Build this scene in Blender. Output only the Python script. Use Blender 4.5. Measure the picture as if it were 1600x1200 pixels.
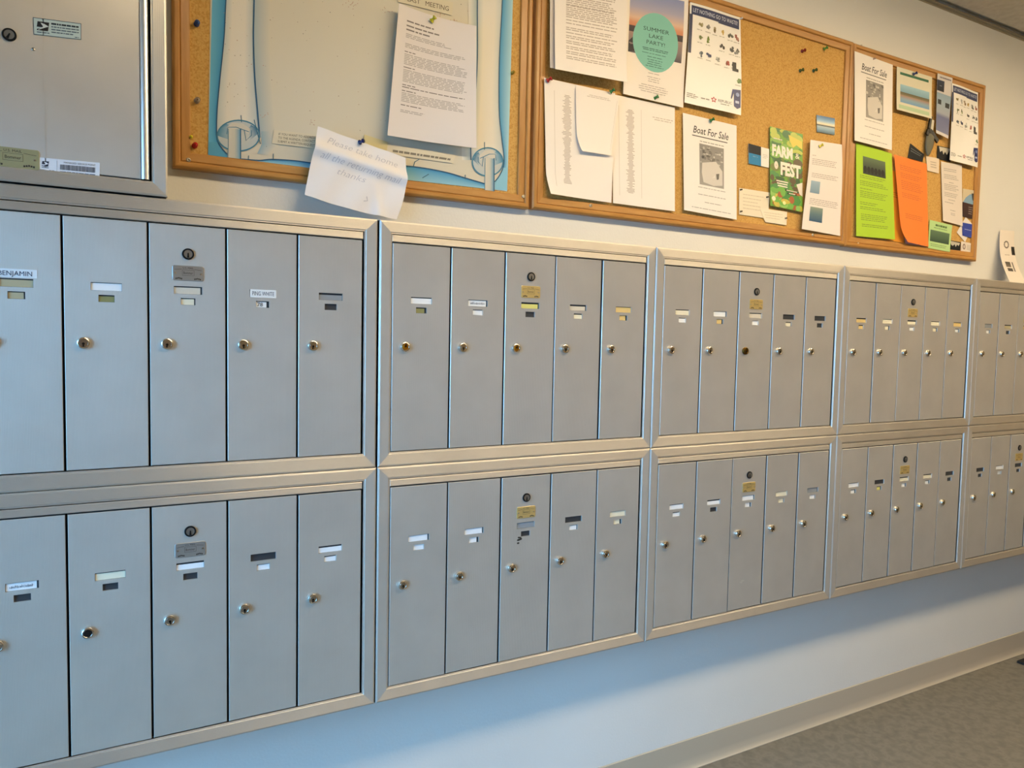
import bpy, math, random
from mathutils import Vector, Matrix

# ------------------------------------------------------------------ scene, camera, light
for o in list(bpy.data.objects):
    bpy.data.objects.remove(o)
S = bpy.context.scene
COL = S.collection
Z0 = 1.023                                   # height of the seam between the two mailbox rows
FPX = 1193.14
CAM = Vector((-0.57696, -1.59992, 0.29211 + Z0))
YAW, PITCH, ROLL = 0.519762, -0.060304, 0.019658
FW = Vector((math.sin(YAW) * math.cos(PITCH), math.cos(YAW) * math.cos(PITCH), math.sin(PITCH)))
_r0 = Vector((math.cos(YAW), -math.sin(YAW), 0)); _u0 = _r0.cross(FW)
RT = _r0 * math.cos(ROLL) + _u0 * math.sin(ROLL)
UP = _u0 * math.cos(ROLL) - _r0 * math.sin(ROLL)
cd = bpy.data.cameras.new('camera'); cam = bpy.data.objects.new('camera', cd); COL.objects.link(cam)
cd.sensor_width = 36; cd.lens = FPX / 1600 * 36; cd.clip_start = 0.02
m3 = Matrix((RT, UP, -FW)).transposed()
cam.matrix_world = Matrix.Translation(CAM) @ m3.to_4x4()
S.camera = cam
vs = S.view_settings
vs.view_transform = 'Standard'; vs.look = 'None'; vs.gamma = 1.0; vs.use_curve_mapping = False
vs.exposure = 0.0

world = bpy.data.worlds.new('daylight'); S.world = world; world.use_nodes = True
wb = world.node_tree.nodes['Background']
wb.inputs['Color'].default_value = (0.22, 0.56, 1.0, 1); wb.inputs['Strength'].default_value = 17.0

LAMP_COL = (1.0, 0.775, 0.48); LAMP_STR = 22.0

# room
XL, XR, YW, YBK, ZC = -1.45, 4.8, 0.10, -3.4, 1.512 + Z0
WIN_Y0, WIN_Y1, WIN_Z0, WIN_Z1 = -2.2, -0.14, 0.05, 1.85
pl = bpy.data.lights.new('window_daylight', 'AREA'); pl.shape = 'RECTANGLE'
pl.size = WIN_Z1 - WIN_Z0; pl.size_y = WIN_Y1 - WIN_Y0
po = bpy.data.objects.new('window_daylight', pl); COL.objects.link(po)
po.location = (XL - 0.03, (WIN_Y0 + WIN_Y1) / 2, (WIN_Z0 + WIN_Z1) / 2)
po.rotation_euler = (0, -math.pi / 2, 0)
pl.cycles.is_portal = True

# ------------------------------------------------------------------ helpers
def bp(px, py, Y):
    """photo pixel -> point on the plane y = Y (parallel to the mailbox wall)"""
    d = RT * ((px - 800) / FPX) - UP * ((py - 600) / FPX) + FW
    return CAM + d * ((Y - CAM.y) / d.y)

def lin(c):
    if isinstance(c, str):
        c = tuple(int(c[i:i + 2], 16) / 255 for i in (0, 2, 4))
    return tuple(x / 12.92 if x <= 0.04045 else ((x + 0.055) / 1.055) ** 2.4 for x in c[:3]) + (1.0,)

class MB:
    def __init__(s): s.v = []; s.f = []; s.m = []; s.c = []
    def add(s, vs_, fs, mi=0, col=None):
        o = len(s.v); s.v += [tuple(p) for p in vs_]
        s.c += [col or (1, 1, 1, 1)] * len(vs_) if not isinstance(col, list) else col
        for f in fs: s.f.append([i + o for i in f]); s.m.append(mi)
        return s
    def box(s, x0, x1, y0, y1, z0, z1, mi=0):
        v = [(x, y, z) for x in (x0, x1) for y in (y0, y1) for z in (z0, z1)]
        return s.add(v, [(0, 1, 3, 2), (4, 6, 7, 5), (0, 4, 5, 1), (2, 3, 7, 6), (0, 2, 6, 4), (1, 5, 7, 3)], mi)
    def bevbox(s, x0, x1, y0, y1, z0, z1, b, mi=0):
        """box whose face towards -y has a chamfer b"""
        v = [(x0, y1, z0), (x1, y1, z0), (x1, y1, z1), (x0, y1, z1), (x0, y0 + b, z0), (x1, y0 + b, z0), (x1, y0 + b, z1), (x0, y0 + b, z1),
             (x0 + b, y0, z0 + b), (x1 - b, y0, z0 + b), (x1 - b, y0, z1 - b), (x0 + b, y0, z1 - b)]
        f = [(0, 3, 2, 1), (8, 9, 10, 11)]
        for i in range(4):
            j = (i + 1) % 4; f += [(i, j, 4 + j, 4 + i), (4 + i, 4 + j, 8 + j, 8 + i)]
        return s.add(v, f, mi)
    def lathe(s, prof, n=20, cx=0, cz=0, mi=0, caps=True):
        """prof: (radius, y); axis along y"""
        v = []; f = []
        for r, y in prof:
            for k in range(n):
                a = 2 * math.pi * k / n; v.append((cx + r * math.cos(a), y, cz + r * math.sin(a)))
        for i in range(len(prof) - 1):
            for k in range(n):
                q = (k + 1) % n; f.append((i * n + k, i * n + q, (i + 1) * n + q, (i + 1) * n + k))
        if caps:
            f.append(tuple(range(n)))
            f.append(tuple((len(prof) - 1) * n + k for k in reversed(range(n))))
        return s.add(v, f, mi)
    def mesh(s, name, mats, smooth=False):
        me = bpy.data.meshes.new(name); me.from_pydata(s.v, [], s.f)
        for m in mats: me.materials.append(m)
        for p, mi in zip(me.polygons, s.m): p.material_index = mi
        if any(c != (1, 1, 1, 1) for c in s.c):
            at = me.color_attributes.new('Col', 'FLOAT_COLOR', 'POINT')
            for i, c in enumerate(s.c): at.data[i].color = c
        if smooth:
            for p in me.polygons: p.use_smooth = True
        me.update(); return me

def link(name, me, parent=None, loc=(0, 0, 0), rot=None):
    o = bpy.data.objects.new(name, me); COL.objects.link(o); o.location = loc
    if rot: o.rotation_euler = rot
    if parent: o.parent = parent
    return o
def tag(o, label=None, cat=None, group=None, kind=None):
    if label: o['label'] = label
    if cat: o['category'] = cat
    if group: o['group'] = group
    if kind: o['kind'] = kind
    return o
def smooth_angle(o, deg=40):
    for p in o.data.polygons: p.use_smooth = True
    try: o.data.set_sharp_from_angle(angle=math.radians(deg))
    except Exception: pass

# ------------------------------------------------------------------ materials
def newmat(name):
    m = bpy.data.materials.new(name); m.use_nodes = True
    return m, m.node_tree.nodes, m.node_tree.links, m.node_tree.nodes['Principled BSDF']
def mat(name, col, rough=0.5, metal=0.0, spec=0.5, emit=None, estr=0, trans=0, coat=0):
    m, N, L, b = newmat(name)
    b.inputs['Base Color'].default_value = lin(col); b.inputs['Roughness'].default_value = rough
    b.inputs['Metallic'].default_value = metal; b.inputs['Specular IOR Level'].default_value = spec
    b.inputs['Transmission Weight'].default_value = trans; b.inputs['Coat Weight'].default_value = coat
    if emit:
        b.inputs['Emission Color'].default_value = emit + (1,); b.inputs['Emission Strength'].default_value = estr
    return m
def noise_mat(name, stops, scale, rough=0.6, detail=4, stretch=(1, 1, 1), bump=0.0, bscale=None, bdist=0.001, spec=0.4, distort=0.0):
    m, N, L, b = newmat(name)
    tc = N.new('ShaderNodeTexCoord'); mp = N.new('ShaderNodeMapping'); nz = N.new('ShaderNodeTexNoise'); cr = N.new('ShaderNodeValToRGB')
    mp.inputs['Scale'].default_value = stretch; nz.inputs['Scale'].default_value = scale; nz.inputs['Detail'].default_value = detail
    nz.inputs['Distortion'].default_value = distort
    L.new(tc.outputs['Object'], mp.inputs['Vector']); L.new(mp.outputs[0], nz.inputs['Vector']); L.new(nz.outputs['Fac'], cr.inputs['Fac'])
    while len(cr.color_ramp.elements) < len(stops): cr.color_ramp.elements.new(0.5)
    for e, (p, c) in zip(cr.color_ramp.elements, stops): e.position = p; e.color = lin(c)
    L.new(cr.outputs['Color'], b.inputs['Base Color'])
    b.inputs['Roughness'].default_value = rough; b.inputs['Specular IOR Level'].default_value = spec
    if bump:
        n2 = N.new('ShaderNodeTexNoise'); n2.inputs['Scale'].default_value = bscale or scale; n2.inputs['Detail'].default_value = 3
        bm = N.new('ShaderNodeBump'); bm.inputs['Strength'].default_value = bump; bm.inputs['Distance'].default_value = bdist
        L.new(mp.outputs[0], n2.inputs['Vector']); L.new(n2.outputs['Fac'], bm.inputs['Height']); L.new(bm.outputs[0], b.inputs['Normal'])
    return m
def reeded(name, axis, base=(0.64, 0.61, 0.55), rough=0.38, aniso=0.75, pitch=0.0024, bump=0.28, metal=0.55):
    """anodised aluminium with fine extruded ribs; axis = direction across the ribs"""
    m, N, L, b = newmat(name)
    b.inputs['Metallic'].default_value = metal; b.inputs['Roughness'].default_value = rough
    b.inputs['Anisotropic'].default_value = aniso
    cx = N.new('ShaderNodeCombineXYZ'); cx.inputs['X' if axis == 'X' else 'Z'].default_value = 1
    L.new(cx.outputs[0], b.inputs['Tangent'])
    tc = N.new('ShaderNodeTexCoord'); wv = N.new('ShaderNodeTexWave'); wv.bands_direction = axis
    wv.inputs['Scale'].default_value = 0.31416 / pitch; wv.inputs['Distortion'].default_value = 0
    bm = N.new('ShaderNodeBump'); bm.inputs['Strength'].default_value = bump; bm.inputs['Distance'].default_value = 0.0004
    L.new(tc.outputs['Object'], wv.inputs['Vector']); L.new(wv.outputs['Fac'], bm.inputs['Height']); L.new(bm.outputs[0], b.inputs['Normal'])
    nz = N.new('ShaderNodeTexNoise'); nz.inputs['Scale'].default_value = 9; nz.inputs['Detail'].default_value = 5
    gm = N.new('ShaderNodeNewGeometry'); L.new(gm.outputs['Position'], nz.inputs['Vector'])
    cr = N.new('ShaderNodeValToRGB'); cr.color_ramp.elements[0].position = 0.3; cr.color_ramp.elements[1].position = 0.7
    cr.color_ramp.elements[0].color = tuple(x * 0.95 for x in base) + (1,); cr.color_ramp.elements[1].color = tuple(min(1, x * 1.04) for x in base) + (1,)
    L.new(nz.outputs['Fac'], cr.inputs['Fac']); L.new(cr.outputs[0], b.inputs['Base Color'])
    return m

M = {}
M['wall'] = noise_mat('wall_paint', [(0.3, 'dfddd6'), (0.7, 'e3e1da')], 3, 0.42, bump=0.25, bscale=160, bdist=0.0012, spec=0.5)
M['floor'] = noise_mat('floor_vinyl', [(0.30, '6e685d'), (0.48, '787265'), (0.60, '807a6d'), (0.75, '716b5f')], 34, 0.5, 9, bump=0.1, bscale=90, distort=0.3)
M['ceil'] = noise_mat('ceiling_tile', [(0.35, 'c9bfa9'), (0.65, 'd6cdb8')], 40, 0.9, 6, bump=0.5, bscale=120)
M['tee'] = mat('ceiling_grid', 'c9c2b0', 0.5)
M['angle'] = mat('wall_angle', '9b8f76', 0.6)
M['base'] = mat('cove_base', 'b9ad98', 0.35, spec=0.5)
M['oak'] = noise_mat('oak', [(0.3, 'b07c3c'), (0.5, 'b98544'), (0.7, 'c2904e')], 14, 0.35, 6, stretch=(1, 6, 9), spec=0.5)
M['oakv'] = noise_mat('oak_vertical', [(0.3, 'ac783a'), (0.5, 'b68242'), (0.7, 'bf8d4c')], 14, 0.35, 6, stretch=(9, 6, 1), spec=0.5)
M['cork'] = noise_mat('cork', [(0.30, 'b88a45'), (0.48, 'c99d57'), (0.62, 'd2a962'), (0.8, 'be9049')], 260, 0.85, 4, bump=0.3, bscale=320, spec=0.2)
M['door'] = reeded('door_aluminium', 'X')
M['rail'] = reeded('rail_lit_aluminium', 'Z', base=(0.76, 0.71, 0.63), rough=0.48, aniso=0.88, pitch=0.003, bump=0.2, metal=0.72)  # lighter base than the stiles: lamp sheen put into the colour
M['stile'] = reeded('stile_aluminium', 'X', pitch=0.003, bump=0.2)
M['panel'] = reeded('locker_aluminium', 'X', pitch=0.0016, bump=0.05)
M['cab'] = mat('cabinet_steel', '9a9a98', 0.45, 0.8)
M['dark'] = mat('gap_shade', '0c0d10', 0.7)  # near-black cabinet front: shade behind the door gaps put into the colour
M['slot'] = mat('slot_back', '3e4146', 0.5, 0.3)
M['edge'] = mat('door_edge_shade', '55575a', 0.6, 0.3)  # aluminium door sides darkened in colour to subdue their lit lines
M['chrome'] = mat('chrome', 'dcd8d0', 0.25, 1.0)
M['core'] = mat('lock_core', 'b8b2a8', 0.3, 1.0)
M['brass'] = mat('brass', 'd0a03c', 0.28, 1.0)
M['brassd'] = mat('tarnished_brass', '6e5526', 0.35, 1.0)
M['black'] = mat('black', '0a0a0b', 0.4)
M['plate_s'] = mat('steel_plate', 'a9aaa8', 0.4, 0.7)
M['plate_b'] = mat('brass_plate', 'd6bd7c', 0.4, 0.5)
M['hinge'] = mat('bright_hinge', 'f0f4f6', 0.34, 0.9)
M['screw'] = mat('screw', 'c0b8a8', 0.3, 1.0)
m_, N_, L_, b_ = newmat('print_ink'); M['ink'] = m_
ca = N_.new('ShaderNodeVertexColor'); ca.layer_name = 'Col'; L_.new(ca.outputs['Color'], b_.inputs['Base Color']); b_.inputs['Roughness'].default_value = 0.6
m_, N_, L_, b_ = newmat('print_gloss'); M['gloss'] = m_
ca = N_.new('ShaderNodeVertexColor'); ca.layer_name = 'Col'; L_.new(ca.outputs['Color'], b_.inputs['Base Color']); b_.inputs['Roughness'].default_value = 0.38
_papers = {}
def paper(col, rough=0.7):
    k = (col, rough)
    if k not in _papers: _papers[k] = mat('paper_' + col, col, rough, spec=0.35)
    return _papers[k]
_pl = {}
def plastic(col, trans=0.0):
    if (col, trans) not in _pl: _pl[(col, trans)] = mat('plastic_' + col, col, 0.2, 0, 0.5, trans=trans)
    return _pl[(col, trans)]
m_, N_, L_, b_ = newmat('window_glass'); M['glass'] = m_
tr = N_.new('ShaderNodeBsdfTransparent'); gl = N_.new('ShaderNodeBsdfGlossy'); gl.inputs['Roughness'].default_value = 0.02
mx = N_.new('ShaderNodeMixShader'); fr = N_.new('ShaderNodeFresnel'); fr.inputs['IOR'].default_value = 1.35
tr.inputs['Color'].default_value = (0.96, 0.98, 0.98, 1)
L_.new(fr.outputs[0], mx.inputs[0]); L_.new(tr.outputs[0], mx.inputs[1]); L_.new(gl.outputs[0], mx.inputs[2])
L_.new(mx.outputs[0], N_['Material Output'].inputs['Surface'])

# ------------------------------------------------------------------ the room
def struct(name, mb, mats, parent=None, smooth=False):
    o = link(name, mb.mesh(name, mats, smooth), parent)
    if not parent: o['kind'] = 'structure'
    return o
struct('floor', MB().box(XL - .2, XR + .2, YBK - .2, YW + .2, -0.1, 0), [M['floor']])
struct('wall_front', MB().box(XL - .2, XR + .2, YW, YW + .15, 0, ZC + .3), [M['wall']])
M['tan'] = noise_mat('tan_bounce_paint', [(0.3, 'b4925c'), (0.7, 'ba9862')], 3, 0.6)  # tan given to the unseen walls so the metal doors reflect warm light
struct('wall_back', MB().box(XL - .2, XR + .2, YBK - .15, YBK, 0, ZC + .3), [M['tan']])
struct('wall_right', MB().box(XR, XR + .15, YBK, YW, 0, ZC + .3), [M['tan']])
wl = MB()
wl.box(XL - .15, XL, YBK, WIN_Y0, 0, ZC + .3); wl.box(XL - .15, XL, WIN_Y1, YW, 0, ZC + .3)
wl.box(XL - .15, XL, WIN_Y0, WIN_Y1, WIN_Z1, ZC + .3); wl.box(XL - .15, XL, WIN_Y0, WIN_Y1, 0, WIN_Z0)
struct('wall_left', wl, [M['wall']])
alu = mat('window_aluminium', 'b9bcbd', 0.4, 0.8)
struct('floor_sky_blocker', MB().box(XL - 14, XL - .2, -14, 12, -.25, -.12), [noise_mat('asphalt', [(0.3, '6b6a68'), (0.7, '7b7a78')], 30, 0.9)])  # unseen ground added to block sky light from below the horizon
win = bpy.data.objects.new('window_1', None); COL.objects.link(win); win.location = (XL - .08, 0, 0); win['kind'] = 'structure'
wf = MB(); t = .05
wf.box(-.03, .03, WIN_Y0, WIN_Y1, WIN_Z0, WIN_Z0 + t); wf.box(-.03, .03, WIN_Y0, WIN_Y1, WIN_Z1 - t, WIN_Z1)
ymid = (WIN_Y0 + WIN_Y1) / 2
for y in (WIN_Y0, ymid - t / 2, WIN_Y1 - t): wf.box(-.03, .03, y, y + t, WIN_Z0 + t, WIN_Z1 - t)
link('window_frame', wf.mesh('window_frame', [alu]), win)
for a, b2 in ((WIN_Y0 + t, ymid - t / 2), (ymid + t / 2, WIN_Y1 - t)):
    link('pane', MB().box(-.003, .003, a, b2, WIN_Z0 + t, WIN_Z1 - t).mesh('pane', [M['glass']]), win)
# cove base along the mailbox wall
BH = 0.095
prof = [(YW - .0005, BH), (YW - .004, BH - .002), (YW - .005, .035), (YW - .006, .014), (YW - .011, .005), (YW - .015, .003), (YW - .015, .0005), (YW - .0005, .0005)]
bb = MB(); xs = (XL, XR)
bb.add([(x, y, z) for x in xs for y, z in prof], [(i, i + 1, len(prof) + i + 1, len(prof) + i) for i in range(len(prof) - 1)])
o = struct('baseboard_front', bb, [M['base']]); smooth_angle(o, 50)
# ceiling: board, T-bars and lay-in tiles
ceil = struct('ceiling', MB().box(XL - .2, XR + .2, YBK - .2, YW + .2, ZC + .02, ZC + .15), [M['ceil']])
struct('trim_1', MB().box(XL, XR, YW - .016, YW, ZC - .003, ZC).box(XL, XR, YW - .0015, YW, ZC - .008, ZC - .003), [M['angle']])
TX, TY = 1.22, 0.61
tile_me = MB().bevbox(0.012, TX - .012, 0, .014, .012, TY - .012, .004).mesh('ceiling_tile', [M['ceil']])
gx0, gy0 = 2.70 - 4 * TX, YW - .022
tees = MB()
lamp_cells = set()
nx, ny = int((XR - gx0) / TX) + 2, 6
for i in range(nx):
    tees.box(gx0 + i * TX - .012, gx0 + i * TX + .012, YBK, gy0, ZC - .003, ZC + .012)
for j in range(1, ny):
    tees.box(XL, XR, gy0 - j * TY - .012, gy0 - j * TY + .012, ZC - .003, ZC + .012)
link('ceiling_grid', tees.mesh('ceiling_grid', [M['tee']]), ceil)
LAMPS = [(2, -1.0), (3, -1.0), (4, -1.0)]
for i in range(nx - 1):
    for j in range(ny):
        x0 = gx0 + i * TX
        if x0 < XL - .01 or x0 + TX > XR + .9: continue
        t_ = link('ceiling_tile', tile_me, ceil, (x0, gy0 - j * TY, ZC), (math.radians(90), 0, 0))
diff = mat('lamp_diffuser', 'ffffff', 0.5, emit=LAMP_COL, estr=LAMP_STR)
white_metal = mat('white_enamel', 'e8e6e0', 0.4)
for n, (i, ly) in enumerate(LAMPS):
    x0 = gx0 + i * TX
    e = bpy.data.objects.new('ceiling_light', None); COL.objects.link(e); e.location = (x0 + TX / 2 - 0.38, ly, ZC)
    tag(e, ['fluorescent wraparound ceiling fixture at the window end of its row', 'fluorescent wraparound ceiling fixture in the middle of its row', 'fluorescent wraparound ceiling fixture at the far end of its row'][n], 'ceiling light', 'ceiling fixtures')
    hx, hy = TX / 2 - .01, .14
    link('housing', MB().box(-hx, hx, -hy, hy, -.020, -.0035).box(-hx, -hx + .02, -hy, hy, -.030, -.020).box(hx - .02, hx, -hy, hy, -.030, -.020).box(-hx + .02, hx - .02, -hy, -hy + .015, -.030, -.020).box(-hx + .02, hx - .02, hy - .015, hy, -.030, -.020).mesh('housing', [white_metal]), e)
    link('diffuser', MB().box(-hx + .02, hx - .02, -hy + .015, hy - .015, -.052, -.0205).mesh('diffuser', [diff]), e)

# ------------------------------------------------------------------ print helpers
_tc = {}
def text2d(s, shear=0.0, bold=0.0, space=1.0):
    """text -> (verts 2D, faces, width, height); built-in font, baseline at 0"""
    k = (s, shear, bold, space)
    if k in _tc: return _tc[k]
    cu = bpy.data.curves.new('t', 'FONT'); cu.body = s; cu.size = 1; cu.shear = shear; cu.offset = bold; cu.resolution_u = 2; cu.space_character = space
    ob = bpy.data.objects.new('t', cu); me = bpy.data.meshes.new_from_object(ob)
    me.calc_loop_triangles()
    v = [(p.co.x, p.co.y) for p in me.vertices]; f = [tuple(t.vertices) for t in me.loop_triangles]
    bpy.data.objects.remove(ob); bpy.data.curves.remove(cu); bpy.data.meshes.remove(me)
    x0 = min(p[0] for p in v); x1 = max(p[0] for p in v); y0 = min(p[1] for p in v); y1 = max(p[1] for p in v)
    _tc[k] = ([(p[0] - x0, p[1]) for p in v], f, x1 - x0, y1)
    return _tc[k]

class Print:
    """coloured flat print mapped onto a surface: fn(a, b, lift) -> 3D; units of a, b are free"""
    def __init__(s, fn, asp=1.0): s.fn = fn; s.mb = MB(); s.asp = asp; s.lift = 0.0005
    def pts(s, P, F, cols): s.mb.add([s.fn(a, b, s.lift) for a, b in P], F, 0, [lin(c) for c in cols] if isinstance(cols, list) else [lin(cols)] * len(P))
    def rect(s, u0, v0, u1, v1, c, c2=None, nu=None, nv=None):
        nu = nu or max(1, min(14, int(abs(u1 - u0) * 14))); nv = nv or max(1, min(16, int(abs(v1 - v0) * 16)))
        P = []; C = []
        for j in range(nv + 1):
            for i in range(nu + 1):
                P.append((u0 + (u1 - u0) * i / nu, v0 + (v1 - v0) * j / nv)); C.append(mixc(c, c2, j / nv) if c2 else c)
        s.pts(P, [(j * (nu + 1) + i, (j + 1) * (nu + 1) + i, (j + 1) * (nu + 1) + i + 1, j * (nu + 1) + i + 1) for j in range(nv) for i in range(nu)], C)
    def grad(s, u0, v0, u1, v1, stops, nu=6):
        for (a, ca_), (b, cb_) in zip(stops, stops[1:]):
            s.rect(u0, v0 + (v1 - v0) * a, u1, v0 + (v1 - v0) * b, ca_, cb_, nu=nu, nv=max(1, int((b - a) * abs(v1 - v0) * 16)))
    def poly(s, P, c):
        s.lift += 8e-6; s.pts(P, [tuple(range(len(P)))], c)
    def fan(s, P, cen, c, cc=None):
        s.lift += 8e-6; s.pts([cen] + list(P), [(0, i + 1, (i + 1) % len(P) + 1) for i in range(len(P))], [cc or c] + [c] * len(P))
    def ell(s, u, v, ru, rv, c, n=28, a0=0, a1=2 * math.pi):
        rings = 5 if ru > .2 and n > 30 else 1; P = [(u, v)]
        for r in range(1, rings + 1):
            P += [(u + ru * r / rings * math.cos(a0 + (a1 - a0) * k / n), v + rv * r / rings * math.sin(a0 + (a1 - a0) * k / n)) for k in range(n)]
        F = [(0, i + 1, (i + 1) % n + 1) for i in range(n)]
        for r in range(rings - 1): F += [(r * n + i + 1, (r + 1) * n + i + 1, (r + 1) * n + (i + 1) % n + 1, r * n + (i + 1) % n + 1) for i in range(n)]
        s.pts(P, F, c)
    def strip(s, A, B, ca_, cb_):
        s.lift += 8e-6; n = len(A); s.pts(list(A) + list(B), [(i, i + 1, n + i + 1, n + i) for i in range(n - 1)], [ca_] * n + [cb_] * n)
    def stroke(s, P, w, c, w1=None):
        A = []; B = []
        n = len(P)
        for i, p in enumerate(P):
            a = P[max(0, i - 1)]; b = P[min(n - 1, i + 1)]; dx, dy = b[0] - a[0], (b[1] - a[1]) * s.asp; l = math.hypot(dx, dy) or 1
            ww = (w + ((w1 if w1 is not None else w) - w) * i / max(1, n - 1)) / 2
            A.append((p[0] - dy / l * ww, p[1] + dx / l * ww / s.asp)); B.append((p[0] + dy / l * ww, p[1] - dx / l * ww / s.asp))
        s.strip(A, B, c, c)
    def text(s, t, u, v, h, c, width=None, shear=0, bold=0, space=1.0, align='c', slope=0.0):
        """v = baseline, h = cap height in v units; width: total width in u units (stretches)"""
        P, F, w, hh = text2d(t, shear, bold, space)
        k = h / 0.72; ku = width / w if width else k * s.asp
        off = {'c': -w / 2, 'l': 0, 'r': -w}[align]
        s.pts([(u + (p[0] + off) * ku, v - p[1] * k + slope * (p[0] + off) * ku) for p in P], F, c)
    def lines(s, u0, v0, u1, v1, n, c, seed=0, fill=0.55, ragged=0.3, words=True, center=False):
        rnd = random.Random(seed); dv = (v1 - v0) / n
        for i in range(n):
            end = u1 - (u1 - u0) * ragged * rnd.random(); a = u0; v = v0 + dv * i
            if center: sh = (u1 - end) / 2; a += sh; end += 0; end = u1 - sh
            while a < end:
                l = rnd.uniform(0.03, 0.11) * (1 if words else 6); b = min(end, a + l)
                s.rect(a, v, b, v + dv * fill, c, nu=1, nv=1); a = b + 0.012
    def build(s, name, parent, gloss=False, label=None, local=False):
        if not s.mb.v: return None
        off = (0, 0, 0) if local else parent.location
        s.mb.v = [(p[0] - off[0], p[1] - off[1], p[2] - off[2]) for p in s.mb.v]
        o = link(name, s.mb.mesh(name, [M['gloss' if gloss else 'ink']]), parent)
        if label: o['label'] = label
        return o
def mixc(a, b, t):
    A = tuple(int(a[i:i + 2], 16) for i in (0, 2, 4)); B = tuple(int(b[i:i + 2], 16) for i in (0, 2, 4))
    return '%02x%02x%02x' % tuple(round(x + (y - x) * t) for x, y in zip(A, B))

class Sheet:
    """a sheet of paper: four corner pixels brought back onto a plane parallel to the wall, plus a curl away from it"""
    def __init__(s, name, label, cat, corners, Y, col='f2efe9', curl=None, group='papers on the bulletin boards', nu=14, nv=18, rough=0.7, edge=None, pts3=None, thick=0.0005):
        s.c = pts3 or [bp(x, y, Y) for x, y in corners]
        s.curl = curl or (lambda u, v: 0.0); s.edge = edge; s.lift0 = 0.00010
        W = ((s.c[1] - s.c[0]).length + (s.c[2] - s.c[3]).length) / 2; H = ((s.c[3] - s.c[0]).length + (s.c[2] - s.c[1]).length) / 2
        s.W, s.H, s.asp = W, H, H / W
        mb = MB(); org = (s.c[3] + s.c[2]) / 2; s.org = Vector(org)
        P = []
        for back in (0, 1):
            for j in range(nv + 1):
                for i in range(nu + 1):
                    P.append(s(i / nu, j / nv, -thick if back else 0) - s.org)
        n = (nu + 1) * (nv + 1); F = []
        for j in range(nv):
            for i in range(nu):
                a = j * (nu + 1) + i; q = (a, a + nu + 1, a + nu + 2, a + 1)
                F.append(q); F.append(tuple(n + k for k in reversed(q)))
        ring = [i for i in range(nu + 1)] + [j * (nu + 1) + nu for j in range(1, nv + 1)] + [nv * (nu + 1) + i for i in reversed(range(nu))] + [j * (nu + 1) for j in reversed(range(1, nv))]
        for a, b in zip(ring, ring[1:] + ring[:1]): F.append((a, b, n + b, n + a))
        mb.add(P, F)
        s.o = link(name, mb.mesh(name, [paper(col, rough)]), None, s.org); smooth_angle(s.o, 50)
        tag(s.o, label, cat, group); s.parts = {}
    def __call__(s, u, v, lift=0.0):
        uu, vv = s.edge(u, v) if s.edge else (u, v)
        a = s.c[0].lerp(s.c[1], uu); b = s.c[3].lerp(s.c[2], uu); p = a.lerp(b, vv)
        return Vector((p.x, p.y - s.curl(u, v) - lift, p.z))
    def pr(s, part):
        if part not in s.parts: s.parts[part] = Print(s, s.asp); s.parts[part].asp = s.asp; s.parts[part].lift = s.lift0 + 0.00010 * len({k.split('#')[0] for k in s.parts})
        return s.parts[part]
    def done(s, gloss=()):
        for k, p in s.parts.items(): p.build(k.split('#')[0], s.o, k.split('#')[0] in gloss)
        return s.o

# ------------------------------------------------------------------ mailbox units
UX = [-0.7655, -0.0035, 0.0, 0.7765, 0.7765, 1.5475, 1.5475, 2.288, 2.288, 3.02]     # left, right of the five columns
ZT, ZB = 0.5431, -0.5383
SIDE, TOPW, DOORT, BOTW = 0.0293, 0.0277, 0.0470, 0.0315
TRIM = [(0, .0125), (0, .0030), (.05, .0012), (.13, 0), (.55, .0004), (.86, .0006), (.89, .0022), (.99, .0022), (1, .0030), (1, .0125)]
def frame_sides(x0, x1, z0, z1, ws, wt, wbm, prof, y=0):
    """four mitred sides of a frame; prof (fraction from the outer edge, y)"""
    def corner(k, w):
        return {'tl': (x0 + ws * w, z1 - wt * w), 'tr': (x1 - ws * w, z1 - wt * w), 'br': (x1 - ws * w, z0 + wbm * w), 'bl': (x0 + ws * w, z0 + wbm * w)}[k]
    out = []
    for a, b in (('tl', 'tr'), ('br', 'bl'), ('bl', 'tl'), ('tr', 'br')):
        v = []
        for w, yy in prof:
            ca_, cb_ = corner(a, w), corner(b, w); v += [(ca_[0], y + yy, ca_[1]), (cb_[0], y + yy, cb_[1])]
        n = len(prof); f = [(2 * i, 2 * i + 2, 2 * i + 3, 2 * i + 1) for i in range(n - 1)] + [(2 * n - 2, 0, 1, 2 * n - 1)]
        f += [tuple(2 * i for i in reversed(range(n))), tuple(2 * i + 1 for i in range(n))]
        out.append(MB().add(v, f))
    return out
_dm = {}
NS_W, NS_H, NUM_W, NUM_H = .0511, .0150, .0262, .0132
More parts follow.
